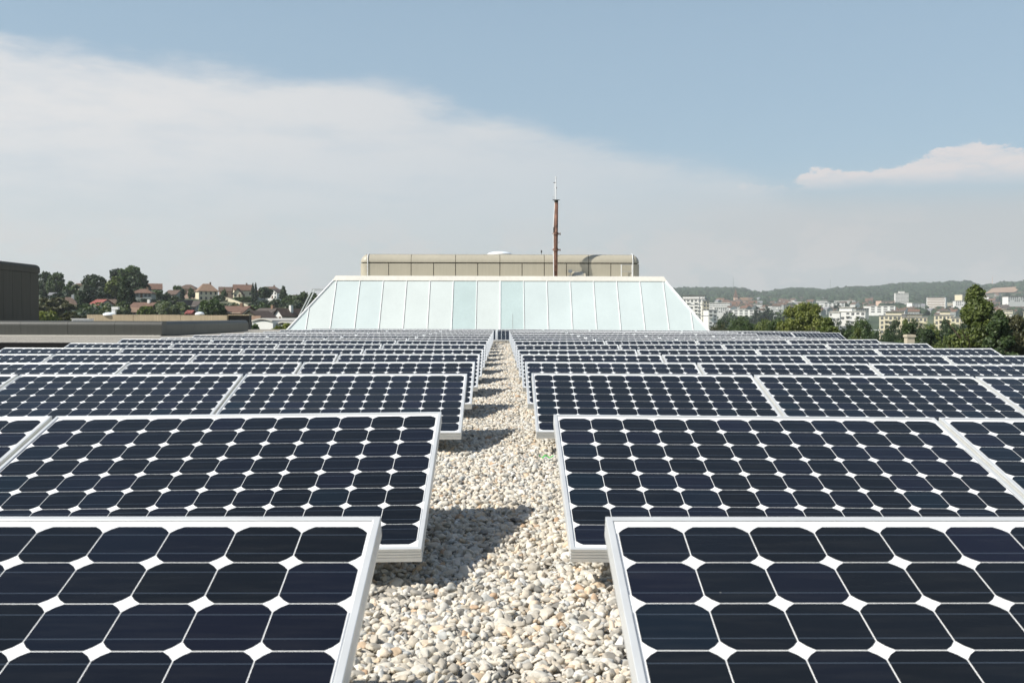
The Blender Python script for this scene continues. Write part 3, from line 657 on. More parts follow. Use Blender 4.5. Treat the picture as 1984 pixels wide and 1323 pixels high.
# ================================================================== PEBBLES
def pebbles(x0, x1, y0, y1, sp, sub, layers, seed):
    g = np.random.default_rng(seed); Vi, Fi = ico(sub); xs_, ys_ = np.arange(x0, x1, sp), np.arange(y0, y1, sp); VV = []; FF = []; base = 0
    for L in range(layers):
        gx, gy = np.meshgrid(xs_, ys_); n = gx.size
        cx = gx.ravel() + g.uniform(-.5, .5, n) * sp * 1.1; cy = gy.ravel() + g.uniform(-.5, .5, n) * sp * 1.1
        a = sp * .5 * np.exp(g.normal(.10, .33, n)); a = np.clip(a, sp * .3, sp * 1.15)
        ax = np.stack([a * g.uniform(1.0, 1.45, n), a * g.uniform(.8, 1.05, n), a * g.uniform(.52, .85, n)], 1)
        cz = CZ - .832 + L * sp * .42 + g.uniform(-.3, .3, n) * sp + .006 * np.sin(cx * 7 + 1) * np.sin(cy * 5) + .026 * np.clip((2.75 - cy) / .5, 0, 1)
        if L: keep = g.uniform(size=n) < .5
        else: keep = np.ones(n, bool)
        cx, cy, cz, ax = cx[keep], cy[keep], cz[keep], ax[keep]; n = len(cx)
        ph_ = g.uniform(0, 6.28, (n, 6))
        v = Vi[None] * np.ones((n, 1, 1))
        df = 1 + .10 * g.normal(size=(n, len(Vi))) * (sub == 1) * .6 + .16 * np.sin(2.3 * v[..., 0] + ph_[:, 0:1]) + .12 * np.sin(2.9 * v[..., 1] + ph_[:, 1:2]) + .10 * np.sin(3.1 * v[..., 2] + ph_[:, 2:3]) + .12 * np.sin(5 * v[..., 0] * v[..., 1] + ph_[:, 5:6])
        for kf in range(5 if sub else 0):
            nk = g.normal(size=(n, 3)); nk /= np.linalg.norm(nk, axis=1)[:, None]; ck = g.uniform(.5, .85, n)
            ex = np.maximum((v * nk[:, None]).sum(-1) - ck[:, None], 0); v = v - ex[..., None] * nk[:, None] * .9
        v = v * df[..., None] * ax[:, None]
        yw, tx, ty = ph_[:, 3], g.normal(0, .38, n), g.normal(0, .38, n)
        def rot(v, i, j, a):
            c, s = np.cos(a)[:, None], np.sin(a)[:, None]; o = v.copy(); o[..., i] = v[..., i] * c - v[..., j] * s; o[..., j] = v[..., i] * s + v[..., j] * c; return o
        v = rot(rot(rot(v, 1, 2, tx), 0, 2, ty), 0, 1, yw); v += np.stack([cx, cy, cz], 1)[:, None]
        VV.append(v.reshape(-1, 3)); FF.append((Fi[None] + (np.arange(n) * len(Vi))[:, None, None] + base).reshape(-1, 3)); base += n * len(Vi)
    return np.concatenate(VV), np.concatenate(FF)
parts_ = [pebbles(-.95, .85, 1.55, 3.4, .0180, 2, 2, 1), pebbles(-.8, .75, 3.4, 8, .0190, 1, 2, 2), pebbles(-.75, .7, 8, 15, .023, 0, 2, 3), pebbles(-.6, .55, 15, 31, .030, 0, 2, 4)]
V_ = []; F_ = []; b = 0
for v, f in parts_: V_.append(v); F_.append(f + b); b += len(v)
tag(link('gravel', np_mesh('gravel', np.concatenate(V_), np.concatenate(F_), MT['pebble'], True)), 'pale beige and grey pebbles filling the aisle between the panel blocks', 'gravel', kind='stuff')
for (px0, py0, ln, an_, lab) in ((1050, 881.5, .035, .2, 'shorter bright green plastic scrap lying on the pebbles by the right panels'), (1064, 880.5, .05, -.15, 'longer bright green plastic scrap lying on the pebbles by the right panels')):
    p = at(px0, py0, 5.35); m_ = MB(); n = 7
    pts = [((i / (n - 1) - .5) * ln, .006 * math.sin(i * 1.3), .006 * math.sin(i * 1.1 + 1)) for i in range(n)]
    vs = [(x, y + s * .006, z + s * .002 + dz) for x, y, z in pts for s in (-1, 1) for dz in (0, .0015)]
    m_.add(vs, [(4 * i + a, 4 * i + b_, 4 * i + 4 + b_, 4 * i + 4 + a) for i in range(n - 1) for a, b_ in ((0, 2), (3, 1), (1, 0), (2, 3))])
    o = m_.build('plastic_scrap', MT['green']); o.location = (p[0], 5.35, CZ - .795); o.rotation_euler = (0, 0, an_); tag(o, lab, 'litter')

# ================================================================== TREES
def leaf_cloud(cen, rad, n, size, g, flat=.85, shell=.55):
    """n leaf quads spread through ellipsoid lobes cen (k,3), rad (k,3)"""
    vol = rad.prod(1) ** (2 / 3); k = g.choice(len(cen), n, p=vol / vol.sum())
    d = g.normal(size=(n, 3)); d /= np.linalg.norm(d, axis=1)[:, None]
    r = shell + (1 - shell) * g.uniform(size=n) ** .6; r = np.where(g.uniform(size=n) < .18, g.uniform(.1, .7, n), r)
    c = cen[k] + d * rad[k] * r[:, None] * (1 + .12 * g.normal(size=(n, 1)))
    nn = d * .8 + g.normal(size=(n, 3)) * .75 + np.array([0, 0, .25]); nn /= np.linalg.norm(nn, axis=1)[:, None]
    t = np.cross(nn, g.normal(size=(n, 3))); t /= np.linalg.norm(t, axis=1)[:, None]; b = np.cross(nn, t)
    s = size * g.uniform(.6, 1.35, n)[:, None]; t = t * s; b = b * s * .7
    V = np.stack([c - t, c - b, c + t, c + b], 1).reshape(-1, 3); Fq = np.arange(n * 4).reshape(-1, 4); return V, Fq
def make_crown(kind, n, size, seed):
    g = np.random.default_rng(seed); C = []; R = []
    if kind == 'round':
        for i in range(46):
            d = g.normal(size=3); d /= np.linalg.norm(d); q = g.uniform(.35, 1) ** .5
            c = np.array([0, 0, .62]) + d * q * np.array([.27, .27, .29]); C.append(c); s = g.uniform(.06, .12); R.append((s, s, s * .8))
        C.append((0, 0, .6)); R.append((.24, .24, .27))
    elif kind == 'broad':
        for i in range(60):
            d = g.normal(size=3); d /= np.linalg.norm(d); d[2] = d[2] if d[2] > 0 else d[2] * .72
            c = np.array([0, 0, .5]) + d * g.uniform(.5, 1) ** .5 * np.array([.46, .46, .42]); C.append(c); s = g.uniform(.08, .15); R.append((s, s, s * .7))
        C.append((0, 0, .42)); R.append((.38, .38, .33))
    elif kind == 'ragged':
        for i in range(70):
            z = g.uniform(.12, .97); w_ = .27 * (1 - (max(z - .3, 0) / .68) ** 1.25) * min(1, .55 + z * 1.5); w_ = max(w_, .02); a = g.uniform(0, 6.28); q = g.uniform(.2, 1) ** .5
            C.append((math.cos(a) * w_ * q, math.sin(a) * w_ * q, z)); s = g.uniform(.03, .07); R.append((s, s, s * 1.1))
        C.append((0, 0, .4)); R.append((.1, .1, .22))
    elif kind == 'column':
        for i in range(50):
            z = g.uniform(.04, .97); w_ = .13 * (1 - max(z - .35, 0) ** 1.5 * 1.5); w_ = max(w_, .015); a = g.uniform(0, 6.28)
            C.append((math.cos(a) * w_ * .6, math.sin(a) * w_ * .6, z)); s = max(w_ * .55, .02); R.append((s, s, s * 1.8))
    elif kind == 'conifer':
        for i in range(70):
            z = g.uniform(.06, .98); w_ = .25 * (1 - z) ** .85 + .01; a = g.uniform(0, 6.28)
            C.append((math.cos(a) * w_ * .65, math.sin(a) * w_ * .65, z - w_ * .15)); s = max(w_ * .42, .015); R.append((s, s, s * .5))
    elif kind == 'bush':
        for i in range(40):
            a = g.uniform(0, 6.28); q = g.uniform(0, 1) ** .5; h_ = (1 - q * q * .6); C.append((math.cos(a) * .6 * q, math.sin(a) * .6 * q, g.uniform(.15, .85) * h_)); s = g.uniform(.1, .2); R.append((s, s, s))
        C.append((0, 0, .35)); R.append((.5, .5, .35))
    return leaf_cloud(np.array(C, float), np.array(R, float), n, size, g)
TREES = {}
BASE = {'round': .70, 'broad': 1.05, 'ragged': .56, 'column': .28, 'conifer': .46, 'bush': 1.35}
def tree_proto(kind, n, size, seed):
    key = (kind, n, seed)
    if key in TREES: return TREES[key]
    V, Fq = make_crown(kind, n, size, seed); V[:, 2] /= np.percentile(V[:, 2], 99.9); V[:, :2] *= BASE[kind] / 2 / np.percentile(np.hypot(V[:, 0], V[:, 1]), 98.5); crown = np_mesh('crown_' + kind, V, Fq, MT['leaf'])
    g = random.Random(seed); mb = MB(); mb.tube([(0, 0, -.03), (.006, 0, .2), (-.004, .004, .45), (.0, .0, .72)], .026, 7, .008)
    if kind in ('round', 'broad', 'ragged'):
        for i in range(7):
            a = g.uniform(0, 6.28); z = g.uniform(.22, .5); l = g.uniform(.14, .27)
            mb.tube([(0, 0, z), (math.cos(a) * l * .5, math.sin(a) * l * .5, z + l * .5), (math.cos(a) * l, math.sin(a) * l, z + l * 1.1)], .011, 5, .003)
    TREES[key] = (crown, mb.mesh('trunk', MT['bark'])); return TREES[key]
def tree(name, kind, x, y, z, h, w, col, label, group=None, n=1600, size=.028, seed=0):
    crown, trunk = tree_proto(kind, n, size, seed)
    base = {'round': .70, 'broad': 1.05, 'ragged': .56, 'column': .28, 'conifer': .46, 'bush': 1.35}[kind]
    t = thing(name, label, 'bush' if kind == 'bush' else 'tree', (x, y, z), random.uniform(0, 6.28), group); s = w / base; t.scale = (s, s, h)
    o = link('crown', crown, t); v = random.uniform(.85, 1.15); o.color = (col[0] * v * .95, col[1] * v, col[2] * v, 1)
    link('stems' if kind == 'bush' else 'trunk', trunk, t); return t
DG, MG, LG, YG, SG, BG, BL = (.034, .055, .021), (.057, .086, .027), (.105, .130, .032), (.15, .165, .035), (.13, .15, .085), (.070, .068, .028), (.024, .040, .024)
def ptree(px, ytop, d, wpx, kind, col, label, ybase=None, group=None, name=None, n=1800, size=.026, seed=0):
    p = at(px, ytop, d); z = float(hgt(p[0], d)) - .3
    if ybase is not None: z = min(z + 99, at(px, ybase, d)[2])
    nm = name or {'round': 'broadleaf_tree', 'broad': 'broadleaf_tree', 'ragged': 'broadleaf_tree', 'column': 'columnar_tree', 'conifer': 'conifer', 'bush': 'bush'}[kind]
    return tree(nm, kind, p[0], d, z, p[2] - z, wpx / F * d, col, label, group, n, size, seed)

# left hillside
for a in [
 (89, 527, 470, 40, 'broad', DG, 'tall dark tree just right of the dark plant room on the skyline', 585, 2600),
 (109, 528, 455, 34, 'broad', MG, 'light green rounded tree with a sunlit top left of the ridge gap', 585, 2600),
 (136, 545, 440, 34, 'broad', MG, 'mid green tree left of the small pale house on the ridge', 588, 1800),
 (158, 562, 430, 34, 'bush', DG, 'dark shrubby tree below the small pale ridge house', 590, 1200),
 (184, 532, 445, 46, 'broad', DG, 'wide dark tree on the ridge right of the small pale house', 585, 2600),
 (202, 553, 430, 34, 'conifer', BL, 'very dark pointed fir between the wide dark tree and the oak', 592, 1800),
 (214, 560, 425, 32, 'round', BL, 'blackish green tree at the foot of the oak', 592, 1500),
 (228, 520, 470, 32, 'round', BL, 'dark crown on the left shoulder of the great oak', 580, 2000),
 (250, 515, 460, 44, 'round', MG, 'great oak whose top is the highest on the left skyline', 585, 4200),
 (268, 530, 455, 36, 'round', DG, 'dark right shoulder tree of the great oak', 578, 2400),
 (222, 536, 415, 32, 'round', LG, 'paler green tree in front of the oak on its left', 590, 2000),
 (243, 540, 330, 28, 'column', DG, 'broad dark columnar tree in front of the oak', 611, 3200),
 (254, 560, 325, 20, 'column', BL, 'slim blackish columnar tree touching the broad dark one', 611, 2000),
 (166, 563, 330, 38, 'conifer', BL, 'big dark cone shaped tree left of the red roofed house', 614, 3200),
 (102, 577, 290, 70, 'broad', BG, 'large brownish green tree in front of the grey roofed house', 625, 4200),
 (88, 603, 200, 46, 'bush', YG, 'bright yellow green shrubs beside the dark plant room corner', 628, 1500),
 (142, 604, 210, 60, 'bush', BG, 'dull green shrubs above the white roof box', 628, 1500),
 (214, 588, 260, 34, 'bush', SG, 'silvery willow bush above the white dome', 615, 2000),
 (236, 585, 262, 36, 'bush', SG, 'taller silvery willow bush right of the white dome', 615, 2000),
 (283, 593, 255, 34, 'bush', LG, 'green bush in front of the terracotta roof with white chimney', 615, 1800),
 (322, 586, 262, 42, 'bush', SG, 'silvery willow bush left of the white gabled house', 615, 2200),
 (352, 585, 264, 36, 'bush', SG, 'silvery willow bush against the white gable', 616, 2200),
 (410, 580, 262, 48, 'bush', MG, 'full green willow right of the white gabled house', 616, 3000),
 (122, 566, 420, 40, 'broad', BL, 'dark full tree filling the dip left of the small pale house', 596, 2200),
 (150, 574, 400, 36, 'broad', DG, 'dark green tree under the dark shrubby one left of the cone tree', 600, 2000),
 (188, 556, 425, 40, 'broad', BL, 'dark tree mass below the wide dark ridge tree', 592, 2400),
 (270, 556, 440, 26, 'broad', DG, 'dark tree under the right shoulder of the oak', 580, 1600),
 (316, 583, 300, 34, 'broad', MG, 'round green tree right of the terracotta roofed house', 612, 2200),
 (345, 553, 520, 24, 'bush', MG, 'small green shrubs behind the bluish roofed house', 580, 900),
 (353, 558, 500, 9, 'column', BL, 'small dark cypress left of the cream villa', 590, 900),
 (371, 557, 530, 14, 'bush', MG, 'round shrub touching the left wall of the cream villa', 577, 900),
 (434, 560, 525, 10, 'bush', MG, 'little bush between the cream villa and its neighbour', 574, 700),
 (424, 571, 515, 26, 'bush', DG, 'dark garden shrubs right of the cream villa', 583, 900),
 (490, 548.5, 500, 6.5, 'column', BL, 'left one of the twin cypresses on the ridge', 582, 1200),
 (495.5, 548.5, 498, 6.5, 'column', BL, 'right one of the twin cypresses on the ridge', 582, 1200),
 (513, 556, 500, 26, 'round', DG, 'dark tree in front of the grey roofed ridge house', 590, 1500),
 (549, 554, 520, 17, 'conifer', DG, 'dark pine right of the ridge houses', 580, 1200),
 (534, 578, 470, 34, 'bush', DG, 'dark slope thicket below the white ridge house', 600, 1200),
 (505, 582, 450, 44, 'bush', BL, 'dark slope thicket below the twin cypresses', 602, 1400),
 (562, 572, 500, 36, 'broad', MG, 'green tree right of the pine above the red dormer house', 604, 1800),
 (586, 566, 440, 34, 'broad', MG, 'green tree just left of the steel handrail', 608, 2200),
 (606, 567, 445, 30, 'round', MG, 'green tree seen behind the steel handrail', 610, 2000),
 (575, 584, 420, 46, 'bush', DG, 'dark thicket behind the white gabled house near the glass roof', 612, 1600),
 (303, 562, 480, 34, 'bush', MG, 'green trees right of the brown barn roof', 582, 1200),
 (322, 566, 470, 22, 'bush', DG, 'dark shrub left of the bluish roofed house', 584, 900),
 (342, 574, 440, 40, 'bush', DG, 'dark shrubs on the slope above the white gabled house', 594, 1300),
 (494, 628, 120, 24, 'bush', MG, 'green bush at the corner of the dark parapet', 646, 1600),
 (556, 627, 150, 56, 'bush', YG, 'yellow green bush in front of the pale shed beside the glass roof', 646, 2600),
 (470, 575, 520, 60, 'bush', MG, 'long hedge below the two brown roofed ridge houses', 588, 1500),
 (396, 583, 420, 70, 'bush', DG, 'dark hedge crossing the slope below the cream villa', 596, 1500),
 (300, 580, 400, 90, 'bush', BL, 'long dark hedge behind the terracotta roof', 592, 1800),
 (195, 578, 400, 70, 'bush', BL, 'dark hedge behind the red roofed house', 592, 1500)]:
    px, yt, d, wpx, kd, col, lab, yb, n = a
    ptree(px, yt, d, wpx * (1.12 if yb - yt > 25 else 1), kd, col, lab, yb, n=int(n * 1.7), size=.52 / max((yb - yt) / F * d, 4) * (1.15 if kd in ('bush', 'broad') else 1), seed=int(px) % 5)

# right: near trees
for a in [
 (1556, 588, 105, 96, 'broad', YG, 'large rounded yellow green tree above the far panels', 700, 30000),
 (1515, 618, 112, 60, 'broad', MG, 'lower green tree left of the large rounded one', 700, 16000),
 (1604, 616, 98, 66, 'ragged', LG, 'loose open tree in front of the white stepped flats', 700, 15000),
 (1432, 613, 150, 62, 'broad', MG, 'dark green tree right of the white block by the glass roof', 700, 15000),
 (1398, 626, 140, 50, 'bush', BG, 'brownish green hedge at the foot of the glass roof corner', 690, 4000),
 (1478, 620, 150, 60, 'broad', LG, 'green tree with pale tips in the middle of the tree belt', 700, 6000),
 (1672, 616, 120, 58, 'broad', MG, 'green tree between the white flats and the cream flats', 710, 8000),
 (1706, 636, 90, 56, 'bush', DG, 'dark shrub left of the stone chimney', 720, 5000),
 (1762, 628, 115, 70, 'ragged', MG, 'green tree in front of the cream flats above the chimney', 720, 14000),
 (1722, 640, 100, 40, 'broad', DG, 'dark low tree before the left end of the cream flats', 720, 4000),
 (1800, 638, 100, 60, 'ragged', DG, 'dark green tree left of the tall near tree', 720, 6000),
 (1830, 650, 85, 50, 'bush', LG, 'yellowish bushes at the foot of the tall near tree', 720, 4000),
 (1893, 557, 62, 128, 'ragged', LG, 'tall near tree with pointed top at the right side', 800, 52000),
 (1936, 604, 60, 100, 'ragged', MG, 'lower near tree leaning on the tall one from the right', 790, 26000),
 (1975, 612, 64, 90, 'broad', BG, 'dull brownish green tree at the right border', 760, 26000),
 (1850, 640, 70, 50, 'bush', MG, 'green bush left under the tall near tree', 760, 5000)]:
    px, yt, d, wpx, kd, col, lab, yb, n = a; h_m = (yb - yt) / F * d
    ptree(px, yt, d, wpx, kd, col, lab, yb, n=n, size=.085 / h_m * (1.4 if kd == 'broad' else 1.2), seed=int(px) % 7 + 10)

gt = random.Random(21)
for i in range(34):
    px = gt.uniform(1375, 1985); yt = gt.uniform(614, 640) if px < 1850 else gt.uniform(612, 636); d = gt.uniform(105, 190)
    ptree(px, yt, d, gt.uniform(34, 62), gt.choice(['broad', 'broad', 'ragged']), gt.choice([DG, MG, MG, BG, LG]), 'green tree low in the belt just beyond the right roof edge', 712, 'trees in the belt beyond the right roof edge', n=8000, size=.018, seed=30 + i % 3)
for i in range(135):
    px = gt.uniform(78, 618); d = gt.uniform(250, 600); X = at(px, 600, d)[0]; z = float(hgt(X, d)); h_ = gt.uniform(5, 9) * (1.15 if d < 400 else .8)
    if 614.5 - (z + h_ - 1.2 - CZ) / d * 1822 < (584 if px > 300 else 574): continue
    tree('broadleaf_tree', 'broad', X, d, z - 1.2, h_, h_ * gt.uniform(1.1, 1.7), gt.choice([DG, DG, MG, BL, BG]), 'small dark tree filling the gaps between houses on the left hillside', 'small trees between the left hillside houses', 900, .062, 40 + i % 3)

# ================================================================== BUILDINGS OF THE TOWN
def house(px0, px1, yeave, yridge, ybase, d, wallm, roofm, label, kind='gable', depth=8, rot=0, wins=3, floors=1, chim=True, ext=6, cat='house', name='house', doorp=True, overh=.5):
    c = at((px0 + px1) / 2, ybase, d); W = (px1 - px0) / F * d; he = (ybase - yeave) / F * d; hr_ = (ybase - yridge) / F * d
    t = thing(name, label, cat, (c[0], d, c[2]), rot)
    x = W / 2; y = depth / 2; o_ = overh; mb = MB(); mb.box(-x + o_, x - o_, -y, y, -ext, he)
    if kind == 'gable':      # ridge along x
        for sx in (-1, 1): mb.add([(sx * (x - o_), -y, he), (sx * (x - o_), y, he), (sx * (x - o_), 0, hr_ - .1)], [(0, 1, 2)])
        R_ = [(-x, -y - .5, he - .3), (x, -y - .5, he - .3), (x, 0, hr_), (-x, 0, hr_), (-x, y + .5, he - .3), (x, y + .5, he - .3)]; fs = [(0, 1, 2, 3), (3, 2, 5, 4)]
    elif kind == 'front':    # gable faces us
        for sy in (-1, 1): mb.add([(-x + o_, sy * y, he), (x - o_, sy * y, he), (0, sy * y, hr_ - .2)], [(0, 1, 2)])
        R_ = [(-x, -y - .5, he - .3), (0, -y - .5, hr_), (0, y + .5, hr_), (-x, y + .5, he - .3), (x, -y - .5, he - .3), (x, y + .5, he - .3)]; fs = [(0, 1, 2, 3), (4, 5, 2, 1)]
    else:                    # hip
        q = min(x, y) * .75; R_ = [(-x, -y - .5, he - .2), (x, -y - .5, he - .2), (x, y + .5, he - .2), (-x, y + .5, he - .2), (-x + q, 0, hr_), (x - q, 0, hr_)]; fs = [(0, 1, 5, 4), (1, 2, 5), (2, 3, 4, 5), (3, 0, 4)]
    mb.build('wall', wallm, t)
    r_ = MB(); r_.add(R_, fs); lo = [(a_, b_, c2 - .22) for a_, b_, c2 in R_]; r_.add(lo, [f[::-1] for f in fs])
    rf = r_.build('roof', roofm, t)
    if chim: cx = x * .35; MB().box(cx - .4, cx + .4, -.6, .4, he, hr_ + .9).build('chimney', MT['white'] if chim == 2 else MT['tileor'], rf)
    fh = he / max(floors, 1)
    wm = None
    for f in range(floors):
        for i in range(wins):
            xx_ = -x + o_ + (i + .5) * (2 * x - 2 * o_) / wins; zc = fh * (f + .52)
            if f == 0 and doorp and i == wins // 2 and wins > 1: MB().box(xx_ - .5, xx_ + .5, -y - .04, -y, 0, min(2.1, fh * .85)).build('door', MT['door'], t); continue
            hh_ = min(.75, fh * .3); w_ = MB(); w_.box(xx_ - .5, xx_ + .5, -y - .05, -y, zc - hh_, zc + hh_); wo = w_.build('window', MT['win'], t)
    return t
H = house; M_ = MT
H(381, 420, 564, 550, 583, 540, M_['cream'], M_['tileor'], 'cream villa with orange hipped roof, tallest house of the left ridge', 'hip', 10, .5, 4, 2, True)
H(346, 384, 560, 551.5, 571, 565, M_['pink'], M_['tilebr'], 'low pink house with long brown roof left of the cream villa', 'hip', 12, .1, 3, 1, False)
H(424, 456, 564, 556, 575, 560, M_['pink'], M_['tilebr'], 'pink house with grey brown roof right of the cream villa', 'gable', 9, .3, 3, 1, False)
H(452, 490, 562, 551.5, 577, 548, M_['cream'], M_['tile'], 'big cream house with steep brown roof left of the twin cypresses', 'gable', 10, .35, 3, 1, True)
H(453, 471, 569, 559, 577, 538, M_['cream'], M_['tile'], 'small cream gabled wing in front of the big cream house', 'front', 6, .1, 2, 1, False)
H(500, 546, 564, 555.5, 578, 560, M_['greyr'], M_['tilebr'], 'grey house with wide hipped brown roof right of the twin cypresses', 'hip', 10, .1, 4, 1, True)
H(524, 548, 566, 560, 579, 535, M_['white'], M_['tiled'], 'white and dark timber house in front of the wide hipped roof', 'front', 8, -.4, 3, 2, False)
H(560, 584, 574, 571, 580, 560, M_['cream'], M_['tiled'], 'low cream bungalow with flat dark roof near the handrail', 'hip', 8, 0, 3, 1, False)
H(281, 314, 560, 549.5, 574, 505, M_['greyr'], M_['tile'], 'barn with big brown tiled roof right of the great oak', 'gable', 10, .35, 3, 1, False)
H(256, 285, 556, 549, 566, 500, M_['pink'], M_['tiled'], 'pinkish house hidden under the oak', 'gable', 8, .1, 4, 1, False)
H(258, 299, 567.5, 560, 577, 430, M_['greyr'], M_['tile'], 'low grey bungalow with pale red hipped roof below the barn', 'hip', 9, .15, 5, 1, True)
H(146, 168, 555, 549, 565, 500, M_['cream'], M_['tilebr'], 'small pale house on the ridge between two dark trees', 'gable', 8, -.4, 2, 1, False)
H(96, 112, 571, 567, 578, 430, M_['white'], M_['tileg'], 'tiny white cottage under the dark trees near the plant room', 'gable', 6, .3, 2, 1, False)
H(325, 352, 570, 562, 577, 505, M_['greyr'], M_['tilebr'], 'blue grey house with pale brown roof left of the small cypress', 'gable', 8, -.25, 2, 1, False)
H(113, 154, 590, 576, 607, 335, M_['white'], M_['tilebr'], 'white house with big grey brown hipped roof left of the dark cone tree', 'hip', 9, .3, 3, 1, 2)
H(184, 211, 590, 580, 610, 330, M_['white'], M_['red'], 'white house with bright red roof right of the dark cone tree', 'gable', 8, -.3, 3, 1, False)
H(205, 236, 591, 580, 612, 345, M_['greyr'], M_['tilebr'], 'brown roofed house joined to the red roofed one', 'gable', 9, .25, 3, 1, False)
H(258, 305, 597, 586, 616, 300, M_['cream'], M_['tile'], 'terracotta roofed house with a white chimney behind the beige wall', 'gable', 9, -.1, 3, 1, 2)
H(255, 272, 603, 596, 618, 290, M_['stone'], M_['tileor'], 'small pinkish roofed annex beside the terracotta roofed house', 'gable', 7, .2, 1, 1, False)
H(348, 370, 597, 581.5, 612, 345, M_['white'], M_['tiled'], 'white steep gabled house among the willow bushes', 'front', 10, -.2, 2, 1, False)
H(368, 393, 593, 583, 610, 350, M_['greyr'], M_['tiled'], 'dark roofed wing with white dormer beside the steep gable', 'gable', 9, -.15, 3, 1, False)
H(363, 377, 605, 601, 614, 250, M_['red'], M_['red'], 'small salmon red shed behind the beige wall', 'gable', 4, 0, 1, 1, False, doorp=False)
H(432, 487, 606, 593, 625, 270, M_['stone'], M_['tile'], 'large farmhouse with broad brown tiled roof and dormers', 'gable', 14, -.08, 4, 1, True)
H(482, 522, 614, 602, 640, 235, M_['stone'], M_['tilebr'], 'stone barn with clipped gable beside the large farmhouse', 'front', 12, -.12, 2, 2, False)
H(483, 506, 621, 612, 633, 222, M_['stone'], M_['tileor'], 'orange tiled lean-to in front of the stone barn', 'gable', 4, 0, 1, 1, False)
H(497, 548, 610, 597, 630, 290, M_['white'], M_['tiled'], 'dark brown roofed house behind the stone barn', 'gable', 10, -.5, 3, 1, True)
H(536, 556, 609, 598.5, 622, 300, M_['red'], M_['tilebr'], 'house with rust red dormer right of the dark brown roof', 'front', 10, -.4, 1, 1, False)
H(548, 574, 611, 597.5, 627, 285, M_['white'], M_['tilebr'], 'white gabled house with brown roof near the glass roof', 'front', 10, -.5, 2, 1, 2)
sh = thing('pale_shed', 'long pale industrial shed with arched roof beyond the dark parapet', 'industrial shed', at(528, 652, 200), -.35)
W_ = 92 / F * 200; hh_ = (652 - 622) / F * 200
m_ = MB(); m_.box(-W_ / 2, W_ / 2 * .02, 0, 12, -6, hh_); m_.box(W_ / 2 * .02 + .01, W_ / 2 + 1, 1.5, 14, -6, hh_ * .75); m_.build('wall', MT['white'], sh)
for k, (xa, xb) in enumerate(((-W_ / 2, .1), (.2, W_ / 2 * .62), (W_ / 2 * .64, W_ / 2 + 1.2))):
    hh2 = hh_ if k == 0 else hh_ * .8; pr = [((xa + (xb - xa) * i / 10), hh2 + .9 * math.sin(math.pi * (.15 + .7 * i / 10)) - .3) for i in range(11)]
    m_ = MB(); vs = [(x, yq, z) for x, z in pr for yq in (-.3 + (1.5 if k else 0), 13.5)] + [(x, yq, z - .3) for x, z in pr for yq in (-.3 + (1.5 if k else 0), 13.5)]
    m_.add(vs, [(2 * i, 2 * i + 2, 2 * i + 3, 2 * i + 1) for i in range(10)] + [(22 + 2 * i, 22 + 2 * i + 1, 22 + 2 * i + 3, 22 + 2 * i + 2) for i in range(10)] + [(2 * i, 22 + 2 * i, 24 + 2 * i, 2 * i + 2) for i in range(10)]); m_.build('roof', MT['rustroof'], sh)
for i in range(5): MB().box(.4 + i * .95, 1.1 + i * .95, 1.43, 1.49, .3, hh_ * .6).build('window', MT['win'], sh)
# pale retaining wall / path climbing the slope
m_ = MB(); A = [at(437, 577, 520), at(455, 583, 500), at(470, 589, 480), at(482, 594, 465)]
for i in range(3):
    p, q = A[i], A[i + 1]; m_.add([(p[0], p[1], p[2] - 3), (q[0], q[1], q[2] - 3), q, p, (p[0] + 1, p[1] + 1.5, p[2]), (q[0] + 1, q[1] + 1.5, q[2]), (p[0] + 1, p[1] + 1.5, p[2] - 3), (q[0] + 1, q[1] + 1.5, q[2] - 3)], [(0, 1, 2, 3), (3, 2, 5, 4), (4, 5, 7, 6)])
tag(m_.build('retaining_wall', MT['path']), 'pale retaining wall running down the slope below the ridge houses', 'wall')

def block(px0, px1, ytop, ybase, d, floors, bays, wallm, label, depth=14, rot=0, cat='apartment block', name='apartment_block', roofm='tileg', balc=True, pent=None, winm='recess', ext=8, band=False):
    c = at((px0 + px1) / 2, ybase, d); W = (px1 - px0) / F * d; Ht = (ybase - ytop) / F * d; t = thing(name, label, cat, (c[0], d, c[2]), rot)
    MB().box(-W / 2, W / 2, 0, depth, -ext, Ht).build('wall', wallm, t)
    MB().box(-W / 2 - .3, W / 2 + .3, -.3, depth + .3, Ht + .01, Ht + .5).build('roof', MT[roofm], t)
    if pent: a0, a1, hh = pent; b = MB(); b.box(-W / 2 + a0 * W, -W / 2 + a1 * W, 2, depth - 2, Ht + .51, Ht + hh); b.build('penthouse', wallm, t); MB().box(-W / 2 + a0 * W - .6, -W / 2 + a1 * W + .6, 1.2, depth - 1.5, Ht + hh + .01, Ht + hh + .4).build('penthouse_roof', MT[roofm], t)
    fh = Ht / floors; bw = W / bays; wme = MB(); 
    if band: wme.box(-bw * .46, bw * .46, -.06, -.0, fh * .30, fh * .80)
    else: wme.box(-bw * .30, bw * .30, -.06, -.0, fh * .22, fh * .82)
    wme = wme.mesh('window', MT[winm]); bme_ = MB(); bme_.box(-bw * .46, bw * .46, -1.3, -.07, -.1, .12); bme_.box(-bw * .46, bw * .46, -1.3, -1.2, .12, fh * .34); bme_ = bme_.mesh('balcony', wallm)
    for f in range(floors):
        for i in range(bays):
            loc = (-W / 2 + (i + .5) * bw, 0, f * fh)
            if random.random() < .12 and not band: continue
            link('window', wme, t, loc)
            if balc and (i % 2 == (0 if balc == 2 else 1)) and f: link('balcony', bme_, t, loc)
    return t
B = block; placed0 = []
B(1322, 1366, 580, 652, 850, 11, 6, M_['white'], 'tall white flats with dark top floor just right of the glass roof', 16, -.3, roofm='tiled', pent=(.0, .95, 3.4), balc=1)
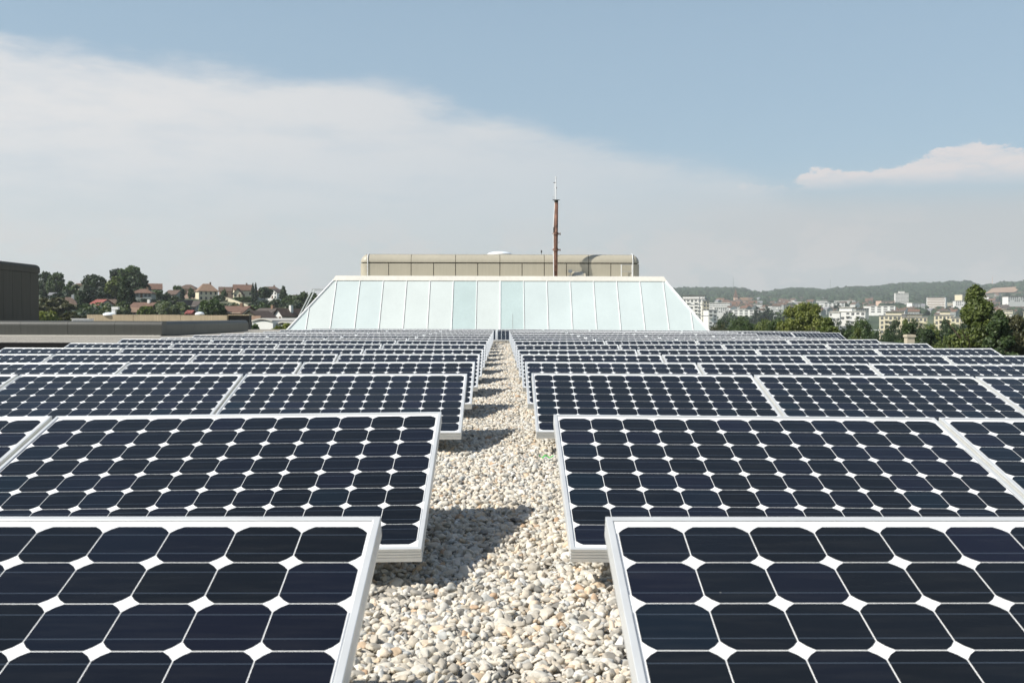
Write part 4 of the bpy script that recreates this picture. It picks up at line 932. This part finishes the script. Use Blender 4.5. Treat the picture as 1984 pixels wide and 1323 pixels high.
B(1362, 1374, 583, 650, 845, 10, 2, M_['cream'], 'narrow white stair tower joined to the tall white flats', 14, .12, balc=False, name='stair_tower', cat='tower')
B(1372, 1390, 601, 652, 830, 7, 2, M_['white'], 'lower white wing stepping down from the tall flats', 14, .12, balc=2)
B(1610, 1674, 604, 662, 640, 7, 7, M_['white'], 'white terraced flats with long balconies behind the loose open tree', 16, -.4, pent=(.25, .62, 3.0), balc=1, roofm='rustroof')
B(1606, 1626, 606, 660, 625, 6, 3, M_['white'], 'lower white left wing of the terraced flats', 12, -.4, balc=2, roofm='rustroof')
B(1706, 1752, 612, 665, 560, 6, 6, M_['cream'], 'cream yellow flats with grey roof, left half of the long block', 14, -.35, pent=(.25, .95, 2.6), balc=1)
B(1750, 1794, 615, 665, 555, 5, 6, M_['cream'], 'cream yellow flats, lower right half of the long block', 14, -.35, pent=(.0, .8, 1.8), balc=2)
B(1812, 1846, 611, 668, 545, 6, 5, M_['cream'], 'cream flats with grey roof box left of the tall near tree', 14, -.4, pent=(.3, .8, 2.6), balc=1)
B(1843, 1866, 616, 668, 540, 5, 3, M_['cream'], 'cream flats partly hidden by the tall near tree', 14, -.4, balc=2)
B(1735.5, 1759.5, 568, 597, 2000, 11, 5, M_['white'], 'slim white tower block on the hillside, left of the wider one', 18, -.25, name='tower_block', cat='tower block', balc=False, band=True, winm='shade', pent=(.3, .7, 4), roofm='rustroof')
B(1706, 1736, 583, 600, 2010, 5, 6, M_['pink'], 'low pinkish slab beside the slim white tower block', 22, .15, balc=False, band=True, winm='shade', roofm='tile')
B(1796, 1830, 576.5, 612, 1700, 11, 1, M_['white'], 'wide pinkish white tower block with striped storeys and a shaded side', 22, -.55, name='tower_block', cat='tower block', balc=False, band=True, winm='tileor', roofm='tileg')
B(1420, 1452, 594, 602, 1500, 3, 10, M_['white'], 'long white terrace in the valley between the flats and the dark firs', 14, -.2, roofm='tile', balc=False)
B(1485, 1514, 593, 608, 1300, 5, 8, M_['white'], 'white apartment row left above the large rounded tree', 14, -.15, balc=False, roofm='tile')
B(1518, 1529, 591, 604, 1320, 6, 3, M_['greyr'], 'small grey and white tower left above the large rounded tree', 12, 0, balc=False)
B(1862, 1884, 571, 589, 1500, 6, 6, M_['cream'], 'cream hillside block seen left of the tall near tree top', 16, .3, balc=False)
B(1852, 1870, 583, 592, 1450, 3, 5, M_['white'], 'white hillside block low beside the cream hillside block', 16, -.2, balc=False)
B(1952, 1990, 575, 585, 1600, 3, 9, M_['white'], 'long white building with red roof at the right border', 16, .1, roofm='tile', balc=False)
B(1766, 1786, 587, 600, 1500, 4, 6, M_['white'], 'white flats between the two tower blocks', 14, .2, roofm='rustroof', balc=False)
B(1658, 1684, 598, 606, 1150, 3, 6, M_['greyr'], 'low grey building right behind the white terraced flats', 14, .1, roofm='tile', balc=False)
B(1384, 1412, 596, 606, 1100, 3, 7, M_['white'], 'low white building right of the tall white flats', 14, -.1, roofm='rustroof', balc=False)
for i in range(16):
    gp = random.Random(100 + i); px = (1395, 1440, 1466, 1502, 1540, 1575, 1590, 1615, 1640, 1668, 1690, 1700, 1845, 1905, 1935, 1968)[i] + gp.uniform(-5, 5); d = gp.uniform(1150, 2100)
    X = at(px, 600, d)[0]; yb = 614.5 - (float(hgt(X, d)) - CZ) / d * 1822; w__ = gp.uniform(22, 44) / d * 1822 / 2; fl = gp.choice([2, 3, 3, 4])
    t = B(px - w__, px + w__, yb - fl * 3.1 / d * 1822, yb + 1, d, fl, gp.choice([5, 6, 8]), M_[gp.choice(['white', 'white', 'cream'])], 'pale flat roofed block standing in the distant town', 12, gp.uniform(-.7, -.2), balc=False, band=i % 2 == 0, roofm=gp.choice(['rustroof', 'tileg', 'tile'])); t['group'] = 'pale blocks in the distant town'; placed0.append((X, d))
ch = thing('church', 'red brick church with pointed spire in the distant town', 'church', at(1430, 592, 2300))
m_ = MB(); m_.box(0, 26, 0, 16, -5, 13); m_.build('nave', MT['pink'], ch); m_ = MB(); m_.add([(0, -1, 13), (26, -1, 13), (26, 17, 13), (0, 17, 13), (0, 8, 20), (26, 8, 20)], [(0, 1, 5, 4), (2, 3, 4, 5), (1, 2, 5), (3, 0, 4)]); m_.build('roof', MT['tileor'], ch)
m_ = MB(); m_.box(-9, -.5, 2, 10, -5, 20); m_.build('tower', MT['pink'], ch); m_ = MB(); m_.add([(-9.5, 1.5, 20), (0, 1.5, 20), (0, 10.5, 20), (-9.5, 10.5, 20), (-4.75, 6, 42)], [(0, 1, 4), (1, 2, 4), (2, 3, 4), (3, 0, 4)]); m_.build('spire', MT['tile'], ch)
# chimney close to the right roof edge, on a lower annex
cz_ = at(1762, 649, 38); ax = thing('roof_annex', 'lower flat roofed annex carrying the stone chimney', 'building', (cz_[0], 38, 0))
MB().box(-3, 4, -3, 5, 0, 13.2).build('wall', MT['wallc'], ax)
ck = thing('stone_chimney', 'squat stone chimney with flat cap beyond the right panels', 'chimney', (cz_[0], 38, 13.2)); hh_ = cz_[2] - 13.2
mb = MB(); mb.box(-.15, .15, -.15, .15, 0, hh_ - .09); mb.build('shaft', MT['stone'], ck); mb = MB(); mb.box(-.185, .185, -.185, .185, hh_ - .085, hh_ - .01); mb.box(-.17, .17, -.17, .17, hh_ - .009, hh_ + .02); mb.build('cap', MT['stone'], ck)
for (px, py, d, two, lab) in ((1696, 640, 150, True, 'twin headed street lamp before the cream flats'), (1657, 623, 200, False, 'thin pale lamp post before the white flats'), (1499, 612, 220, False, 'pale lamp post left of the large rounded tree'), (1965.5, 612, 180, True, 'floodlight post with two heads at the right border')):
    p = at(px, py, d); t = thing('street_lamp', lab, 'street lamp', (p[0], d, 0)); MB().tube([(0, 0, 0), (0, 0, p[2])], .10, 6, .06).build('post', MT['steel'], t)
    for s_ in ((-1, 1) if two else (1,)): MB().box(s_ * .1, s_ * .75, -.15, .15, p[2] - .02, p[2] + .12).build('lamp_head', MT['whitep'], t)
for (px, py, lab) in ((1421, 537, 'thin radio mast on the forest ridge above the church'), (1609, 541, 'thin radio mast on the middle of the forest ridge'), (1923, 536, 'red and white radio mast on the right hilltop')):
    d = 3650; p = at(px, py, d); z0 = float(hgt(p[0], d)); mb = MB(); mb.tube([(0, 0, 0), (0, 0, p[2] - z0)], 1.3, 5, .5)
    o = mb.build('radio_mast', MT['steel'] if px < 1900 else MT['pink']); o.location = (p[0], d, z0); tag(o, lab, 'radio mast')

# hillside houses of the town: small, one mesh each
def hmesh(i):
    g = random.Random(i); w_, d_, h_, r_ = g.uniform(10, 17), g.uniform(9, 12), g.uniform(4.5, 8), g.uniform(2.6, 4.2); m_ = MB(); m_.box(-w_ / 2, w_ / 2, -d_ / 2, d_ / 2, -8, h_)
    for sx in (-1, 1): m_.add([(sx * w_ / 2, -d_ / 2, h_), (sx * w_ / 2, d_ / 2, h_), (sx * w_ / 2, 0, h_ + r_)], [(0, 1, 2)])
    x, y = w_ / 2 + .5, d_ / 2 + .5; m_.add([(-x, -y, h_ - .2), (x, -y, h_ - .2), (x, 0, h_ + r_ + .1), (-x, 0, h_ + r_ + .1), (-x, y, h_ - .2), (x, y, h_ - .2)], [(0, 1, 2, 3), (3, 2, 5, 4)], 1)
    m_.box(w_ * .2, w_ * .2 + .9, .5, 1.4, h_, h_ + r_ + 1.2, 1)
    for f in range(int(h_ // 2.6)):
        for k in range(4): x_ = -w_ / 2 + (k + .5) * w_ / 4; m_.box(x_ - .6, x_ + .6, -d_ / 2 - .06, -d_ / 2, f * 2.7 + .9, f * 2.7 + 2.2, 2)
    return m_.mesh('house', [MT[g.choice(['white', 'white', 'white', 'cream', 'greyr'])], MT[g.choice(['tile', 'tilebr', 'tilebr', 'tiled', 'tileg'])], MT['win']])
HM = [hmesh(i) for i in range(14)]; g = random.Random(3); cnt = 0; placed = list(placed0)
AREA = [(1390, 1460, 1450, 2900, 46, 'old town under the left end of the forest ridge'), (1460, 1560, 1400, 2900, 44, 'valley town left of the rounded tree'), (1560, 1700, 1400, 2700, 48, 'slope above the white terraced flats'),
        (1690, 1860, 1250, 1650, 20, 'foot of the two tower blocks'), (1895, 1990, 1300, 2900, 44, 'right hillside beyond the tall near tree')]
for (pa, pb, da, db, num, where) in AREA:
    k = 0; tries = 0
    while k < num and tries < 3000:
        tries += 1; px = g.uniform(pa, pb); d = da + (db - da) * g.random() ** 1.1; X = (px - 972.5) / 1822 * d
        if any((X - a) ** 2 + (d - b) ** 2 < 26 ** 2 for a, b in placed): continue
        placed.append((X, d)); o = link('house', HM[g.randrange(14)], None, (X, d, float(hgt(X, d)) + .5)); o.rotation_euler = (0, 0, g.uniform(-1.35, -.15)); s = g.uniform(.8, 1.25); o.scale = (s, s, s)
        tag(o, 'small distant house with pitched roof, ' + where, 'house', 'houses on the ' + where); k += 1
# town trees
k = 0
while k < 125:
    px = g.uniform(1380, 1990); d = 500 + 2300 * g.random() ** .7
    if k > 90: px = g.uniform(1385, 1600); d = g.uniform(420, 1200); X = (px - 972.5) / 1822 * d
    if any((X - a) ** 2 + (d - b) ** 2 < 14 ** 2 for a, b in placed) : continue
    if 545 < d < 900 and (1300 < px < 1395): continue
    if d < 640 and 1600 < px < 1870: continue
    h_ = g.uniform(11, 19) * (.75 if d < 900 else 1); tree('broadleaf_tree', 'broad', X, d, float(hgt(X, d)) - .5, h_, h_ * g.uniform(.8, 1.2), g.choice([DG, MG, DG, BL]), 'dark green tree standing among the distant town houses', 'trees among the distant town houses', 500, .085, k % 3)
    k += 1
for (px, yt, d, wpx, lab) in ((1468, 594, 900, 22, 'dark fir group left part, in the valley behind the tree belt'), (1484, 592, 905, 24, 'dark fir group right part, in the valley behind the tree belt'), (1622, 585, 1500, 14, 'dark tree before the forest slope above the flats')):
    ptree(px, yt, d, wpx, 'broad', BL, lab, n=1500, size=.04, seed=2)
m_ = MB(); fx = np.linspace(1908, 1968, 9); fd = np.linspace(3020, 3330, 5); gr = [[((q - 972.5) / 1822 * dd_ + (dd_ - 3000) * .1, dd_, float(hgt((q - 972.5) / 1822 * dd_ + (dd_ - 3000) * .1, dd_)) + 2.5) for q in fx] for dd_ in fd]
for a_ in range(4):
    for b_ in range(8): m_.poly([gr[a_][b_], gr[a_][b_ + 1], gr[a_ + 1][b_ + 1], gr[a_ + 1][b_]])
tag(m_.build('ploughed_field', mat('bare_soil', (.36, .24, .16), .95, noise=.1, nscale=.02)), kind='structure')
# forest on the ridge: one mass
g2 = np.random.default_rng(5); n = 15000; pxs = g2.uniform(1180, 2060, n); ds = 2450 + 1300 * g2.uniform(size=n) ** .8; Xs = (pxs - 972.5) / 1822 * ds
thin = (pxs > 1885) & (g2.uniform(size=n) < .72); low_ = (ds < 2800) & (g2.uniform(size=n) < .5); gap = (pxs > 1446) & (pxs < 1500) & (g2.uniform(size=n) < .55); kp = ~(thin | low_ | gap); Xs, ds = Xs[kp], ds[kp]; n = len(Xs)
cpx = g2.uniform(1380, 2000, 60); cd = g2.uniform(1350, 2650, 60); ax_ = []; ad_ = []
for a_, b_ in zip(cpx, cd):
    cX = (a_ - 972.5) / 1822 * b_; m__ = 15; qx = cX + g2.normal(0, 38, m__); qd = b_ + g2.normal(0, 26, m__)
    for x__, d__ in zip(qx, qd):
        if all((x__ - a) ** 2 + (d__ - b) ** 2 > 15 ** 2 for a, b in placed): ax_.append(x__); ad_.append(d__)
Xs = np.concatenate([Xs, ax_]); ds = np.concatenate([ds, ad_]); n = len(Xs)
kq = ~((Xs / ds * 1822 + 972.5 > 1900) & (Xs / ds * 1822 + 972.5 < 1978) & (ds > 2650) & (ds < 3360)); nax = len(ax_); kq[-nax:] = True; Xs, ds = Xs[kq], ds[kq]; n = len(Xs)
Vi, Fi = ico(1); sz = g2.uniform(6, 11, n); sz[-len(ax_):] *= .72; zz_ = hgt(Xs, ds) + sz * .35
v = Vi[None] * (1 + .28 * g2.normal(size=(n, len(Vi), 1))) * sz[:, None, None] * np.array([1, 1, .95]) + np.stack([Xs, ds, zz_], 1)[:, None]
fm = mat('forest_leaves', (.026, .044, .022), .9, island=.55)
tag(link('distant_forest', np_mesh('distant_forest', v.reshape(-1, 3), (Fi[None] + (np.arange(n) * len(Vi))[:, None, None]).reshape(-1, 3), fm)), 'dark wooded ridge covering the distant hills', 'forest', kind='stuff')

# ================================================================== HAZE
mb = MB(); mb.box(-5200, 5200, -120, 8300, -6, 420)
M = bpy.data.materials.new('haze'); M.use_nodes = True; t = NT(M.node_tree); t.n.clear()
pv = t.node('ShaderNodeVolumePrincipled', {'Color': (.83, .875, .905, 1), 'Density': 1.15e-4, 'Anisotropy': .1}); om = t.node('ShaderNodeOutputMaterial'); t.l.new(pv.outputs[0], om.inputs['Volume'])
tag(mb.build('haze', M), 'pale blue air haze over the town', 'haze', kind='stuff')
sc.cycles.volume_bounces = 1
